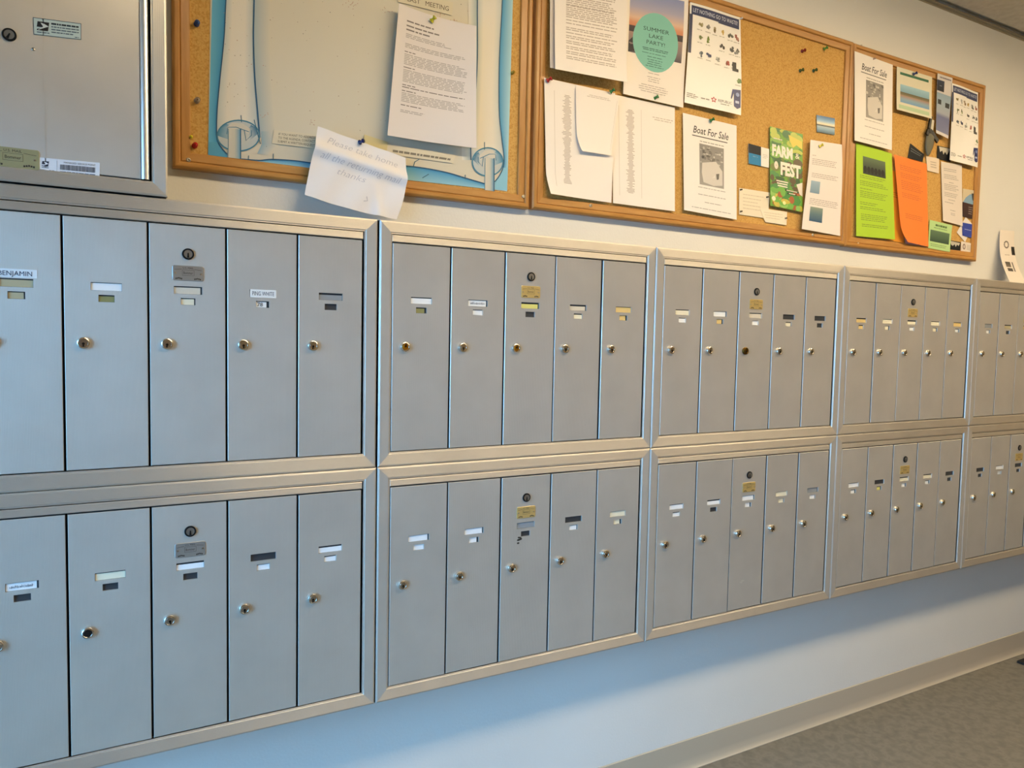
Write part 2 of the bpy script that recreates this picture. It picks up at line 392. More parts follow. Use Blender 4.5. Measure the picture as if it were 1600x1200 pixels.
def door_mesh(w, h):
    k = (round(w, 4), round(h, 4))
    if k in _dm: return _dm[k]
    mb = MB(); b = .0010
    cz, cn = h * (1 - .2680), h * (1 - .3150)
    xs_ = sorted({b, w / 2 - NS_W / 2, w / 2 - NUM_W / 2, w / 2 + NUM_W / 2, w / 2 + NS_W / 2, w - b})
    zs_ = [b, cn - NUM_H / 2, cn + NUM_H / 2, cz - NS_H / 2, cz + NS_H / 2, h - b]
    V = [(x, 0, z) for z in zs_ for x in xs_]; F = []; n = len(xs_)
    for j in range(5):
        for i in range(5):
            if (j == 3 and 1 <= i <= 3) or (j == 1 and i == 2): continue
            F.append((j * n + i, j * n + i + 1, (j + 1) * n + i + 1, (j + 1) * n + i))
    mb.add(V, F)
    for (x0, x1, z0, z1) in ((w / 2 - NS_W / 2, w / 2 + NS_W / 2, cz - NS_H / 2, cz + NS_H / 2), (w / 2 - NUM_W / 2, w / 2 + NUM_W / 2, cn - NUM_H / 2, cn + NUM_H / 2)):
        d = .0032
        v = [(x0, 0, z0), (x1, 0, z0), (x1, 0, z1), (x0, 0, z1), (x0, d, z0), (x1, d, z0), (x1, d, z1), (x0, d, z1)]
        mb.add(v, [(0, 4, 5, 1), (1, 5, 6, 2), (2, 6, 7, 3), (3, 7, 4, 0)]); mb.add(v[4:], [(0, 1, 2, 3)], 1)
    o = [(b, 0, b), (w - b, 0, b), (w - b, 0, h - b), (b, 0, h - b), (0, b, 0), (w, b, 0), (w, b, h), (0, b, h), (0, .012, 0), (w, .012, 0), (w, .012, h), (0, .012, h)]
    f = [(8, 11, 10, 9)]
    for i in range(4):
        j = (i + 1) % 4; f += [(i, 4 + i, 4 + j, j)]
    mb.add(o, f); mb.add(o, [(4 + i, 8 + i, 8 + (i + 1) % 4, 4 + (i + 1) % 4) for i in range(4)], 2)
    _dm[k] = mb.mesh('door', [M['door'], M['slot'], M['edge']]); return _dm[k]
def lock_mesh(name, rim, core, keyup=False):
    mb = MB(); r = .0108
    mb.lathe([(r, .001), (r, -.0042), (r * .94, -.0056), (r * .84, -.0062), (r * .70, -.0063), (r * .66, -.0059)], 24, caps=False)
    mb.lathe([(r * .66, -.0059), (r * .62, -.0064), (r * .02, -.0065)], 24, 0, 0, 1, caps=False)
    s = 1 if keyup else -1
    for cx, cz, rr in ((0, s * .0012, .0024),): mb.add([(cx + rr * math.cos(a * math.pi / 6), -.0069, cz + rr * math.sin(a * math.pi / 6)) for a in range(12)], [tuple(range(12))], 2)
    mb.add([(-.0011, -.0069, s * .0012), (.0011, -.0069, s * .0012), (.0015, -.0069, s * .0068), (-.0015, -.0069, s * .0068)], [(0, 1, 2, 3) if s > 0 else (3, 2, 1, 0)], 2)
    me = mb.mesh(name, [rim, core, M['black']]); 
    for p in me.polygons: p.use_smooth = p.material_index != 2
    me.set_sharp_from_angle(angle=math.radians(24))
    return me
LOCK = {'c': lock_mesh('lock', M['chrome'], M['core']), 'b': lock_mesh('lock_brass', M['chrome'], M['brass'], True),
        'k': lock_mesh('lock_dark', M['chrome'], M['black']), 't': lock_mesh('lock_tarnished', M['brassd'], M['brassd'])}
mm = MB(); mm.lathe([(.0108, .0005), (.0108, -.0022), (.0100, -.0030), (.0078, -.0030)], 24, caps=False)
mm.lathe([(.0078, -.0030), (.0077, -.0025), (.0002, -.0026)], 24, 0, 0, 1, caps=False)
mm.add([(-.0011, -.0032, .002), (.0011, -.0032, .002), (.0020, -.0032, -.0072), (-.0020, -.0032, -.0072)], [(0, 3, 2, 1)], 0)
MLOCK = mm.mesh('master_lock', [mat('lock_ring', '101113', 0.7, spec=0.2), mat('lock_face', '8f8d88', 0.45, 0.8)])
def plate_mesh(name, w, h, mt):
    mb = MB(); r = .0035; P = []
    for cx, cz, a0 in ((w / 2 - r, h / 2 - r, 0), (-w / 2 + r, h / 2 - r, 90), (-w / 2 + r, -h / 2 + r, 180), (w / 2 - r, -h / 2 + r, 270)):
        for k in range(4): a = math.radians(a0 + 30 * k); P.append((cx + r * math.cos(a), cz + r * math.sin(a)))
    n = len(P); v = [(x, 0, z) for x, z in P] + [(x, -.0008, z) for x, z in P] + [(x * .975, -.0012, z * .96) for x, z in P]
    f = [tuple(range(n))] + [(i, n + i, n + (i + 1) % n, (i + 1) % n) for i in range(n)] + [(n + i, 2 * n + i, 2 * n + (i + 1) % n, n + (i + 1) % n) for i in range(n)] + [tuple(2 * n + i for i in reversed(range(n)))]
    f = [tuple(reversed(q)) for q in f]
    mb.add(v, f)
    for sx in (-1, 1): mb.lathe([(.0019, -.0012), (.0017, -.0019), (.0002, -.0021)], 10, sx * w * .41, -.0005, 1, caps=False)
    ink = (0.05, 0.045, 0.04, 1)
    def tx(t, cx, cz, hh, wd):
        P2, F2, ww, _ = text2d(t); k = hh / .72; ku = wd / ww
        mb.add([(cx + (p[0] - ww / 2) * ku, -.0014, cz + p[1] * k) for p in P2], F2, 2)
    tx('U.S. MAIL', 0, h * .28, h * .13, w * .34); tx('Bommer', 0, -h * .06, h * .17, w * .30)
    for sx in (-1, 1):
        for q in range(5):
            x_ = sx * w * .30 + (q - 2) * w * .045; z_ = -h * (.42 - .02 * (2 - abs(q - 2)))
            mb.add([(x_ - w * .018, -.0014, z_), (x_ + w * .018, -.0014, z_), (x_ + w * .018, -.0014, z_ + h * .09), (x_ - w * .018, -.0014, z_ + h * .09)], [(0, 1, 2, 3)], 2)
    for a, b2 in (((-.44, .20), (-.20, .26)), ((.20, .26), (.44, .20))):
        mb.add([(a[0] * w, -.0014, a[1] * h), (b2[0] * w, -.0014, b2[1] * h), (b2[0] * w, -.0014, b2[1] * h + .0006), (a[0] * w, -.0014, a[1] * h + .0006)], [(0, 1, 2, 3)], 2)
    x, z0, z1, q = w * .19, -h * .16, h * .20, .0004
    for bx in ((-x, x, z0, z0 + q), (-x, x, z1, z1 + q), (-x, -x + q, z0, z1), (x - q, x, z0, z1)):
        mb.add([(bx[0], -.0014, bx[2]), (bx[1], -.0014, bx[2]), (bx[1], -.0014, bx[3]), (bx[0], -.0014, bx[3])], [(0, 1, 2, 3)], 2)
    return mb.mesh(name, [mt, M['screw'], mat(name + '_engraving', '3a372f', 0.6)])
PLATE = {'s': plate_mesh('steel_plate', .056, .0290, M['plate_s']), 'b': plate_mesh('brass_plate', .0535, .0290, M['plate_b'])}
CARD = {'W': 'e9ecee', 'C': 'e3ddc4', 'Y': 'd8d27a', 'T': 'b5ab8a', 'G': '8d9296', 'A': 'd9bf80', 'P': 'cfc8b8', 'O': '8c8a5a'}
_cm = {}
def card_mesh(w, h, col):
    k = (round(w, 4), round(h, 4), col)
    if k not in _cm: _cm[k] = MB().box(-w / 2, w / 2, 0, .0004, -h / 2, h / 2).mesh('card', [paper(CARD[col], 0.6)])
    return _cm[k]
def card_text(parent, t, w, h, loc, c='2b3a55', shear=0):
    P, F, ww, _ = text2d(t, shear); k = h / .72
    me = MB().add([((p[0] - ww / 2) * w / ww, 0, p[1] * k) for p in P], F).mesh('lettering', [paper(c, 0.6)])
    return link('lettering', me, parent, loc)
rnd = random.Random(5)
def unit(x0, x1, z0, z1, doors, plate, label, seed):
    """doors: list of (name card, number card, lock, extra)"""
    rn = random.Random(seed)
    e = bpy.data.objects.new('mailbox_unit', None); COL.objects.link(e); e.location = (x0, 0, Z0 + z0)
    tag(e, label, 'mailbox', 'aluminium mailbox units on the wall')
    W, H = x1 - x0, z1 - z0; g = .0006
    cab = MB().box(g, W - g, .0128, YW - .0004, g, H - g); cab.m[2] = 1
    link('cabinet', cab.mesh('cabinet', [M['cab'], M['dark']]), e)
    for nm, mb, mt in zip(('frame_rail', 'frame_rail', 'frame_stile', 'frame_stile'), frame_sides(g, W - g, g, H - g, SIDE, TOPW, BOTW, TRIM), ('rail', 'rail', 'stile', 'stile')):
        link(nm, mb.mesh(nm, [M[mt]]), e)
    hs = MB().bevbox(SIDE + .0004, W - SIDE - .0026, .0022, .0124, H - DOORT + .0016, H - TOPW - .0022, .0015)
    link('header_strip', hs.mesh('header_strip', [M['rail']]), e)
    xa, xb = SIDE + .0006, W - SIDE - .0032
    pt = (xb - xa) / 5; dw = pt - .0040; zd0 = BOTW + .0022; dh = H - DOORT - zd0 - .0008
    me = door_mesh(dw, dh)
    for i, (nc, uc, lk, ex) in enumerate(doors):
        lx = xa + i * pt + .0024 * .75
        yo = .0016 + rn.uniform(0, .0016)
        d = link('door', me, e, (lx, yo, zd0), (0, 0, math.radians(rn.uniform(-.35, .35))))
        lo = link('lock', LOCK[lk], d, (dw * .217, 0, dh * .5065), (0, math.radians(rn.uniform(-12, 12)), 0))
        if lk != 'c': lo['label'] = {'b': 'brass lock', 'k': 'black-faced lock', 't': 'tarnished brass lock'}[lk]
        cz, cn = dh * (1 - .2680), dh * (1 - .3150)
        if nc != 'D':
            cw, ch = NS_W - .001 - rn.choice((0, 0, .003)), NS_H - .0015 - rn.choice((0, .001, .003))
            link('name_card', card_mesh(cw, ch, nc), d, (dw / 2 - (NS_W - cw) / 2 + .0006, .0022, cz - (NS_H - ch) / 2 + .0004))
        if uc != 'D':
            cw, ch = NUM_W - .001 - rn.choice((0, .002, .005)), NUM_H - .001 - rn.choice((0, .001, .002))
            link('number_card', card_mesh(cw, ch, uc), d, (dw / 2 - (NUM_W - cw) / 2 + .0006, .0022, cn - (NUM_H - ch) / 2 + .0004))
        elif rn.random() < .8:
            pass
        if i == 2:
            link('master_lock', MLOCK, d, (dw / 2, 0, dh * (1 - .117)))
            pmm = link('maker_plate', PLATE[plate], d, (dw / 2, 0, dh * (1 - .197)))
            pmm['label'] = 'grey steel U.S. MAIL plate' if plate == 's' else 'brass U.S. MAIL plate'
        if ex:
            for q in ex:
                if q[0] == 'label':
                    lb = link('name_label', MB().box(-.031, .031, -.0006, 0, -.0075, .0075).mesh('name_label', [paper('dfe8ee', 0.4)]), d, (dw / 2 + .0005, 0, cz + .0165))
                    lb['label'] = 'white sticker with the handwritten word BENJAMIN'
                    card_text(d, q[1], .050, .0085, (dw / 2 - .001, -.0009, cz + .0123), '2c3c58')
                elif q[0] == 'name': card_text(d, q[1], q[2], q[3], (dw / 2 + q[4], -.0008 if ex[0][0] == 'tape' else .0016, cz + q[5]), '4a5362')
                elif q[0] == 'num': card_text(d, q[1], q[2], q[3], (dw / 2 + q[4], .0016, cn + q[5]), '333a44')
                elif q[0] == 'scrawl':
                    rr = random.Random(q[1]); sc_ = MB(); xx = -.019
                    while xx < .017:
                        w_ = rr.uniform(.0008, .0026); h_ = rr.uniform(.003, .0062); a_ = rr.uniform(-.001, .001)
                        sc_.add([(xx, 0, 0), (xx + .0007, 0, 0), (xx + .0007 + a_, 0, h_), (xx + a_, 0, h_)], [(0, 1, 2, 3)])
                        if rr.random() < .6: sc_.add([(xx, -.00002, h_ * .5), (xx + w_, -.00002, h_ * .4), (xx + w_, -.00002, h_ * .4 + .0007), (xx, -.00002, h_ * .5 + .0007)], [(0, 1, 2, 3)])
                        xx += w_ + .0006
                    link('lettering', sc_.mesh('lettering', [paper('4a5362', 0.6)]), d, (dw / 2, .0016, cz - .003))
                elif q[0] == 'tape':
                    lb = link('name_label', card_mesh(NS_W, .016, 'W'), d, (dw / 2 + .001, -.0005, cz)); 
                elif q[0] == 'mark':
                    rr = random.Random(q[1])
                    mk = MB(); 
                    for _ in range(7):
                        cx_, cz_, w_, h_ = rr.gauss(q[2], .003), rr.gauss(q[3], .004), rr.uniform(.002, .006), rr.uniform(.001, .003)
                        a_ = rr.uniform(-.5, .5)
                        mk.add([(cx_ + w_ * math.cos(a_ + t_), -.0003, cz_ + h_ * math.sin(t_)) for t_ in [k * math.pi / 4 for k in range(8)]], [tuple(range(8))])
                    link('smudge', mk.mesh('smudge', [paper(q[4], 0.6)]), d)
    return e
c, b, k_, t_ = 'c', 'b', 'k', 't'
UP_ROWS = [
    [('T', 'T', c, [('label', 'BENJAMIN')]), ('W', 'O', c, None), ('P', 'C', c, None), ('W', 'W', c, [('tape',), ('name', 'PING WHITE', .043, .0085, .001, -.004), ('num', '78', .011, .008, -.005, -.004)]), ('G', 'D', c, None)],
    [('W', 'O', b, None), ('W', 'W', c, [('scrawl', 7)]), ('Y', 'D', b, None), ('P', 'C', c, None), ('A', 'A', c, None)],
    [('C', 'W', c, None), ('W', 'A', c, None), ('P', 'W', t_, None), ('D', 'C', c, None), ('D', 'D', c, None)],
    [('A', 'A', c, None), ('C', 'C', c, None), ('C', 'W', c, None), ('C', 'C', c, None), ('A', 'W', c, None)],
    [('G', 'W', c, None), ('T', 'D', c, None), ('A', 'W', c, None), ('W', 'W', c, None), ('C', 'W', c, None)]]
LOW_ROWS = [
    [('W', 'D', c, [('scrawl', 4)]), ('C', 'D', k_, None), ('W', 'D', c, None), ('D', 'W', c, None), ('W', 'W', c, None)],
    [('W', 'W', c, None), ('W', 'W', c, None), ('G', 'D', c, [('mark', 3, .050, .300, '4a4740')]), ('D', 'W', c, None), ('C', 'C', c, None)],
    [('W', 'W', c, None), ('W', 'D', c, None), ('W', 'W', c, [('mark', 5, .055, .085, 'd8d4c8')]), ('C', 'C', c, None), ('G', 'W', c, None)],
    [('W', 'W', c, None), ('D', 'Y', c, None), ('C', 'W', c, None), ('C', 'W', c, None), ('D', 'D', c, None)],
    [('D', 'D', c, None), ('W', 'W', c, None), ('D', 'D', c, None), ('C', 'W', c, None), ('W', 'W', c, None)]]
UL = ['five-door aluminium mailbox unit with BENJAMIN name sticker, under the parcel locker',
      'five-door aluminium mailbox unit with two brass locks, above the unit with a dark smudge',
      'upper-row five-door aluminium mailbox unit below the FARM FEST flyer, with a tarnished middle lock',
      'upper-row five-door aluminium mailbox unit below the lime green and orange flyers',
      'upper-row aluminium mailbox unit with the folded brochure standing on it']
LL = ['lower-row five-door aluminium mailbox unit with one black-faced lock, steel plate',
      'lower-row five-door aluminium mailbox unit with dark smudge marks on its middle door',
      'lower-row five-door aluminium mailbox unit with a pale scratch on its middle door',
      'lower-row five-door aluminium mailbox unit directly beneath the one under the orange flyer',
      'lower-row aluminium mailbox unit directly beneath the one carrying the brochure']
for i in range(5):
    unit(UX[2 * i], UX[2 * i + 1], 0, ZT, UP_ROWS[i], 's' if i == 0 else 'b', UL[i], 10 + i)
    unit(UX[2 * i], UX[2 * i + 1] + (.002 if i == 0 else 0), ZB, 0, LOW_ROWS[i], 's' if i == 0 else 'b', LL[i], 30 + i)

# ------------------------------------------------------------------ parcel locker above the first unit
lx0, lx1, lz0, lz1 = -1.1965, -0.4215, ZT + .0022, 1.10
e = bpy.data.objects.new('parcel_locker', None); COL.objects.link(e); e.location = (lx0, 0, Z0 + lz0)
tag(e, 'wide grey aluminium parcel locker with postal stickers, standing on the mailboxes', 'parcel locker')
LW, LH = lx1 - lx0, lz1 - lz0
cab = MB().box(.0006, LW - .0006, .0128, YW - .0004, .0006, LH - .0006); cab.m[2] = 1
link('cabinet', cab.mesh('cabinet', [M['cab'], M['dark']]), e)
for nm, mb, mt in zip(('frame_rail', 'frame_rail', 'frame_stile', 'frame_stile'), frame_sides(0, LW, 0, LH, .027, .027, .0265, TRIM, -.004), ('rail', 'rail', 'stile', 'stile')):
    link(nm, mb.mesh(nm, [M[mt]]), e)
dx0, dx1, dz0, dz1 = .029, LW - .046, .0285, LH - .029
ld = link('door', MB().bevbox(0, dx1 - dx0, 0, .012, 0, dz1 - dz0, .001).mesh('door', [M['panel']]), e, (dx0, -.001, dz0))
h = MB(); hp = []
for a in range(9):
    q = math.pi * a / 8; hp.append((.0075 - .0072 * math.cos(q), -.0065 * math.sin(q)))
h.add([(x, y, z) for z in (0, dz1 - dz0) for x, y in hp], [(i, i + 1, 9 + i + 1, 9 + i) for i in range(8)])
ho = link('hinge', h.mesh('hinge', [M['hinge']]), e, (dx1 + .0004, .001, dz0)); smooth_angle(ho, 60); ho['label'] = 'bright polished hinge strip'
def lp(px, py): 
    p = bp(px, py, -.001); return (p.x - lx0 - dx0, p.z - Z0 - lz0 - dz0)
x_, z_ = lp(14.5, 54.5); link('lock', MLOCK, ld, (x_, 0, z_), (0, math.radians(25), 0))
x_, z_ = lp(52, 77); link('rivet', MB().lathe([(.003, 0), (.0026, -.0008), (.0003, -.0011)], 12, caps=False).mesh('rivet', [M['core']], True), ld, (x_, 0, z_))
x_, z_ = lp(22, 246); pp = link('maker_plate', plate_mesh('locker_plate', .0785, .034, mat('olive_plate', 'a9a780', 0.45, 0.4)), ld, (x_ - .0016, 0, z_ - .0006))
# seam down the door and stickers
x_, _ = lp(68.5, 100); link('seam', MB().box(x_ - .0008, x_ + .0008, -.0004, 0, .002, dz1 - dz0 - .002).mesh('seam', [M['stile']]), ld)
def sticker(name, corners, col, label):
    P = [lp(*q) for q in corners]
    o = link(name, MB().add([(x, -.0004, z) for x, z in P] + [(x, 0, z) for x, z in P], [(3, 2, 1, 0), (0, 1, 5, 4), (1, 2, 6, 5), (2, 3, 7, 6), (3, 0, 4, 7)]).mesh(name, [paper(col, 0.4)]), ld)
    o['label'] = label
    def fn(u, v, l):
        a = [P[0][k] + (P[1][k] - P[0][k]) * u for k in (0, 1)]; b_ = [P[3][k] + (P[2][k] - P[3][k]) * u for k in (0, 1)]
        return Vector((a[0] + (b_[0] - a[0]) * v, -.0006 - l * .3, a[1] + (b_[1] - a[1]) * v))
    w_ = P[1][0] - P[0][0]; h_ = P[0][1] - P[3][1]
    return o, Print(fn, h_ / w_)
def eagle(p, u0, v0, u1, v1, dark, light):
    f = lambda a, b_: (u0 + (u1 - u0) * a, v0 + (v1 - v0) * b_)
    p.poly([f(.08, .0), f(1, .0), f(.88, 1), f(0, 1), f(.02, .85), f(.55, .62), f(.0, .62), f(.06, .18)], dark)
    p.lift += .0003
    p.poly([f(.30, .12), f(.62, .22), f(.90, .42), f(.92, .50), f(.74, .58), f(.14, .95), f(.08, .93), f(.50, .55), f(.45, .42)], light)
    p.lift -= .0003
o, p = sticker('postal_sticker', [(51.5, 27), (127, 37), (127, 62.5), (52.5, 54)], 'c9d8cf', 'pale sticker with a postal eagle logo and small print')
for r_ in ((0, 0, 1, .035), (0, .965, 1, 1), (0, 0, .012, 1), (.988, 0, 1, 1)): p.rect(*r_, '4d6068', nu=1, nv=1)
eagle(p, .07, .20, .33, .72, '15191f', 'd6ddd8')
p.lines(.07, .80, .33, .87, 1, '5d6a72', 1, .8, 0)
p.lines(.37, .19, .95, .30, 1, '27333b', 2, .95, 0)
for i_, w_ in enumerate((.58, .58, .46)): p.lines(.37, .39 + .16 * i_, .37 + w_, .47 + .16 * i_, 1, '55666e', 4 + i_, .8, 0)
p.lines(.86, .86, .95, .92, 1, '55666e', 9, .8, 0)
p.build('print', ld, local=True)
o, p = sticker('barcode_sticker', [(56, 245.5), (156, 254.5), (155.5, 278.5), (56, 269)], 'dfe5ee', 'white barcode sticker with a postal eagle logo')
eagle(p, .09, .22, .20, .56, '222a3c', 'dfe5ee')
p.lines(.09, .62, .20, .67, 1, '5d6572', 2, .8, 0); p.lines(.05, .78, .14, .87, 1, '7f8694', 3, .8, 0); p.lines(.20, .78, .28, .87, 1, '7f8694', 4, .8, 0)
p.rect(.32, .10, .325, .92, '9aa2b0', nu=1)
p.text('MANAGED SERVICE POINT', .68, .24, .11, '3a4352', width=.50)
rr = random.Random(3); a = .37
while a < .93:
    w_ = rr.choice((.003, .004, .006)); p.rect(a, .33, a + w_, .68, '3a4150', nu=1, nv=1); a += w_ + rr.choice((.003, .004, .006))
p.lines(.37, .78, .93, .86, 1, '737b88', 6, .8, 0)
p.build('print', ld, local=True)

# ------------------------------------------------------------------ bulletin boards
YF, YC = 0.078, 0.088
BZ0, BZ1 = 0.6205 + Z0, 1.277 + Z0
BPROF = [(0, .0215), (0, .004), (.10, .0008), (.16, 0), (.34, 0), (.40, .0016), (.44, .0048), (.50, .0030), (.95, .0038), (1, .0052), (1, .0110)]
def board(x0, x1, z0, z1, label, screws):
    e = bpy.data.objects.new('bulletin_board', None); COL.objects.link(e); e.location = ((x0 + x1) / 2, YF, z0)
    tag(e, label, 'bulletin board', 'oak-framed cork boards')
    hw, hh = (x1 - x0) / 2, z1 - z0; fw = .033
    for nm, mb, mt in zip(('frame_rail', 'frame_rail', 'frame_stile', 'frame_stile'), frame_sides(-hw, hw, 0, hh, fw, fw, fw, BPROF), ('oak', 'oak', 'oakv', 'oakv')):
        link(nm, mb.mesh(nm, [M[mt]]), e)
    link('cork_panel', MB().box(-hw + fw * .95, hw - fw * .95, YC - YF, YW - YF - .0005, fw * .95, hh - fw * .95).mesh('cork_panel', [M['cork']]), e)
    sm = MB().lathe([(.0048, .0004), (.0044, -.0012), (.0018, -.0016), (.0012, -.0008)], 12, caps=False).mesh('screw', [M['screw']], True)
    for px, py in screws:
        q = bp(px, py, YF + .003); link('screw', sm, e, (q.x - (x0 + x1) / 2, .003, q.z - z0))
    return e
board(-0.4035, 0.4245, BZ0 - .002, BZ1, 'oak-framed cork board holding the blue painted scroll poster', [(294.5, 250), (818, 307)])
board(0.4335, 1.6475, BZ0 + .0005, BZ1 + .003, 'long oak-framed cork board with lake party and farm fest flyers', [(923, 321), (1270, 367)])
board(1.6490, 2.4190, BZ0 - .0015, BZ1 + .001, 'oak-framed cork board with lime green and orange flyers', [(1346, 72), (1341, 381), (1518, 131), (1522, 405)])

# scroll poster
PY = YC - .0010
pc = [bp(329.5, 0, PY), bp(325, 247.5, PY), bp(792.5, 298.5, PY), bp(801.5, 0, PY)]
pz0 = BZ0 + .0320
TLp = Vector((pc[0].x + .004, PY, BZ1 - .05)); TRp = Vector((pc[3].x, PY, BZ1 - .05)); BRp = Vector((pc[2].x, PY, pz0 + .004)); BLp = Vector((pc[1].x, PY, pz0))
ps = Sheet('scroll_poster', 'large painted poster of an unrolled parchment scroll on blue', 'poster', None, PY, 'd3ccb8', pts3=[TLp, TRp, BRp, BLp], group='posters', nu=4, nv=4)
def pxm(lift0):
    def fn(x, y, l):
        q = bp(x, y, PY - lift0 - l); q.z = min(max(q.z, pz0), BZ1 - .05); return q
    return fn
def ip(P, n=5):
    """smooth a pixel polyline (Catmull-Rom)"""
    Q = []
    for i in range(len(P) - 1):
        p0, p1, p2, p3 = P[max(0, i - 1)], P[i], P[i + 1], P[min(len(P) - 1, i + 2)]
        for k in range(n):
            t = k / n
            Q.append(tuple(.5 * (2 * p1[d] + (p2[d] - p0[d]) * t + (2 * p0[d] - 5 * p1[d] + 4 * p2[d] - p3[d]) * t * t + (3 * p1[d] - p0[d] - 3 * p2[d] + p3[d]) * t ** 3) for d in (0, 1)))
    return Q + [P[-1]]
BLU, BLU2, DK = '2f8fc0', '7fc3db', '17557a'
PAR, PARW = 'd3ccb8', 'e0dacb'
lo_ = ip([(358, -120), (353, 0), (350, 60), (344, 120), (339.5, 170), (338.5, 205), (341, 222), (347, 232), (355, 241)])
edgeL = [(331.5 - 0.026 * (y + 0) * 1 + (0.6 if y < 0 else 0), y) for x, y in lo_]
p = Print(pxm(0)); p.lift = .0004
p.strip(edgeL, lo_, '5fb2d4', BLU)
p.strip(lo_[-6:], [(x, 247.5 + (x - 325) * .109) for x, y in lo_[-6:]], BLU, '5fa9c8')
p.poly([(326, 222), (341, 222), (347, 232), (355, 241), (355, 250), (325.5, 246)], '4d9fc4')
ro_ = ip([(789, -120), (785, 0), (780.5, 90), (780, 170), (784, 215), (787.5, 245), (786, 262), (780, 275), (773, 284)])
edgeR = [(801.5 - .030 * y, y) for x, y in ro_]
p.strip(ro_, edgeR, BLU, 'a5cfd8')
p.poly([(773, 284), (780, 275), (786, 262), (793.3, 262), (792.5, 298), (773, 296)], '86bfd4')
bo_ = ip([(377, 248.5), (405, 250.5), (425, 249), (460, 251), (500, 256), (560, 258), (600, 258), (632, 259), (665, 263), (700, 270), (730, 279), (757, 287)])
p.strip(bo_, [(x, max(y + 1, 247 + (x - 325) * .110)) for x, y in bo_], BLU, '8fc2d2')
p.build('blue_border', ps.o)
rl = ip([(399, -120), (397, 0), (396, 60), (398, 120), (402, 170), (405, 205), (405.5, 215)])
lr = ip([(748, -120), (746, 0), (746, 90), (742, 160), (736, 225), (736, 250)])
for A_, B_, c1, c2 in ((lo_, rl, 'bcc6c4', 'b4c0c0'), (lr, ro_, 'b8c2be', 'c4cac4')):
    q = Print(pxm(0)); q.lift = .00055; n_ = 24
    ys = [-118 + (min(A_[-1][1], B_[-1][1]) + 118) * k / n_ for k in range(n_ + 1)]
    def at(P, y):
        for a, b2 in zip(P, P[1:]):
            if a[1] <= y <= b2[1]: return a[0] + (b2[0] - a[0]) * (y - a[1]) / ((b2[1] - a[1]) or 1)
        return P[-1][0]
    for f0, f1, ca_, cb_ in ((0, .25, c1, PARW), (.25, .7, PARW, PARW), (.7, 1, PARW, c2)):
        q.strip([(at(A_, y) + (at(B_, y) - at(A_, y)) * f0, y) for y in ys], [(at(A_, y) + (at(B_, y) - at(A_, y)) * f1, y) for y in ys], ca_, cb_)
    q.build('scroll_roll', ps.o)
p = Print(pxm(0)); p.lift = .0007
# soft airbrushed shade beside the rolls
rl = ip([(399, -120), (397, 0), (396, 60), (398, 120), (402, 170), (405, 205), (405.5, 215)])
p.strip(rl, [(x + 26, y) for x, y in rl], '9fb0b4', PAR)
p.build('airbrush_shade', ps.o); p = Print(pxm(0)); p.lift = .0007
p.lift = .00075
lr = ip([(748, -120), (746, 0), (746, 90), (742, 160), (736, 225), (736, 250)])
p.strip([(x - 14, y) for x, y in lr], lr, PARW, '9fb2b2')
p.build('airbrush_shade', ps.o); p = Print(pxm(0)); p.lift = .00085
p.strip([(408, 205), (409, 225), (402, 240)], [(428, 205), (432, 228), (420, 243)], '8ba7b3', PAR)
p.build('airbrush_shade', ps.o)
p = Print(pxm(0)); p.lift = .0010
# curled ends and rods
def curl_end(cx, cy, rx, ry, flip, rod):
    f = lambda x, y: (cx + (x if not flip else -x) * rx, cy + y * ry)
    ring = [f(math.cos(a * math.pi / 16), math.sin(a * math.pi / 16)) for a in range(32)]
    p.fan(ring, (cx, cy), 'b5c0c0', 'c9c6b8')
    p.strip([f(-1, 0), f(-.9, -.45), f(-.6, -.8)], [f(-.35, .3), f(-.35, -.2), f(-.35, -.65)], '3f86a8', 'a9bcc2')
    p.strip([f(.95, -.15), f(.8, -.55), f(.6, -.7)], [f(.55, .3), f(.5, -.1), f(.45, -.4)], '2f7396', 'b5c0c0')
    p.lift += .0003
    p.stroke(ring + ring[:1], 2.1, '3a7c98')
    p.poly([f(-.55, -.55), f(-.3, -.85), f(.2, -.8), f(.55, -.45), f(.5, -.1), f(.1, -.45), f(-.45, -.1)], 'ccc8ba')
    p.stroke([f(-.55, -.1), f(-.5, -.55), f(-.1, -.55), f(.5, -.25)], 1.2, '4a8099')
    p.stroke([f(.28, -.35), f(.36, .32), f(.62, -.02), f(.62, -.35)], 1.2, '3f7691')
    p.lift += .0003
    x0, y0, x1, y1 = rod
    p.strip([(x0, y0), (x0 - .5, y1)], [((x0 + x1) / 2, y0), ((x0 + x1) / 2, y1 + 1)], 'cfc8b5', 'c6c4b5')
    p.strip([((x0 + x1) / 2, y0), ((x0 + x1) / 2, y1 + 1)], [(x1, y0 + 1), (x1, y1 + 2)], 'c6c4b5', '4f93b3')
    p.stroke([(x1, y0), (x1, y1 + 2)], 1.6, '235f80'); p.stroke([(x0, y0), (x0 - .5, y1)], 1.0, '5d8ea2')
    p.lift -= .0006
curl_end(372.5, 212, 33, 24, False, (357, 201, 376, 250))
p.build('scroll_end', ps.o); p = Print(pxm(0)); p.lift = .0010
curl_end(762, 253, 24, 22, True, (758, 247, 772, 297))
p.build('scroll_end', ps.o)
p = Print(pxm(0)); p.lift = .0013
for L_, w in ((lo_, 1.8), (rl, 2.4), (lr, 1.6), (ro_, 1.5), (bo_, 1.8)): p.stroke(L_, w, DK)
for L_ in ([(376.5, 180), (377.5, 191)], [(397, 187), (403, 211), (407, 225)], [(388.5, 243), (388, 249)], [(427, 240), (427, 248)], [(655, 249), (648, 253), (646, 260)], [(727, 273), (727, 280)], [(757, 222), (757, 234)], [(670, 272), (660, 278)]): p.stroke(L_, 1.3, '3a6a80')
p.build('painted_outline', ps.o)
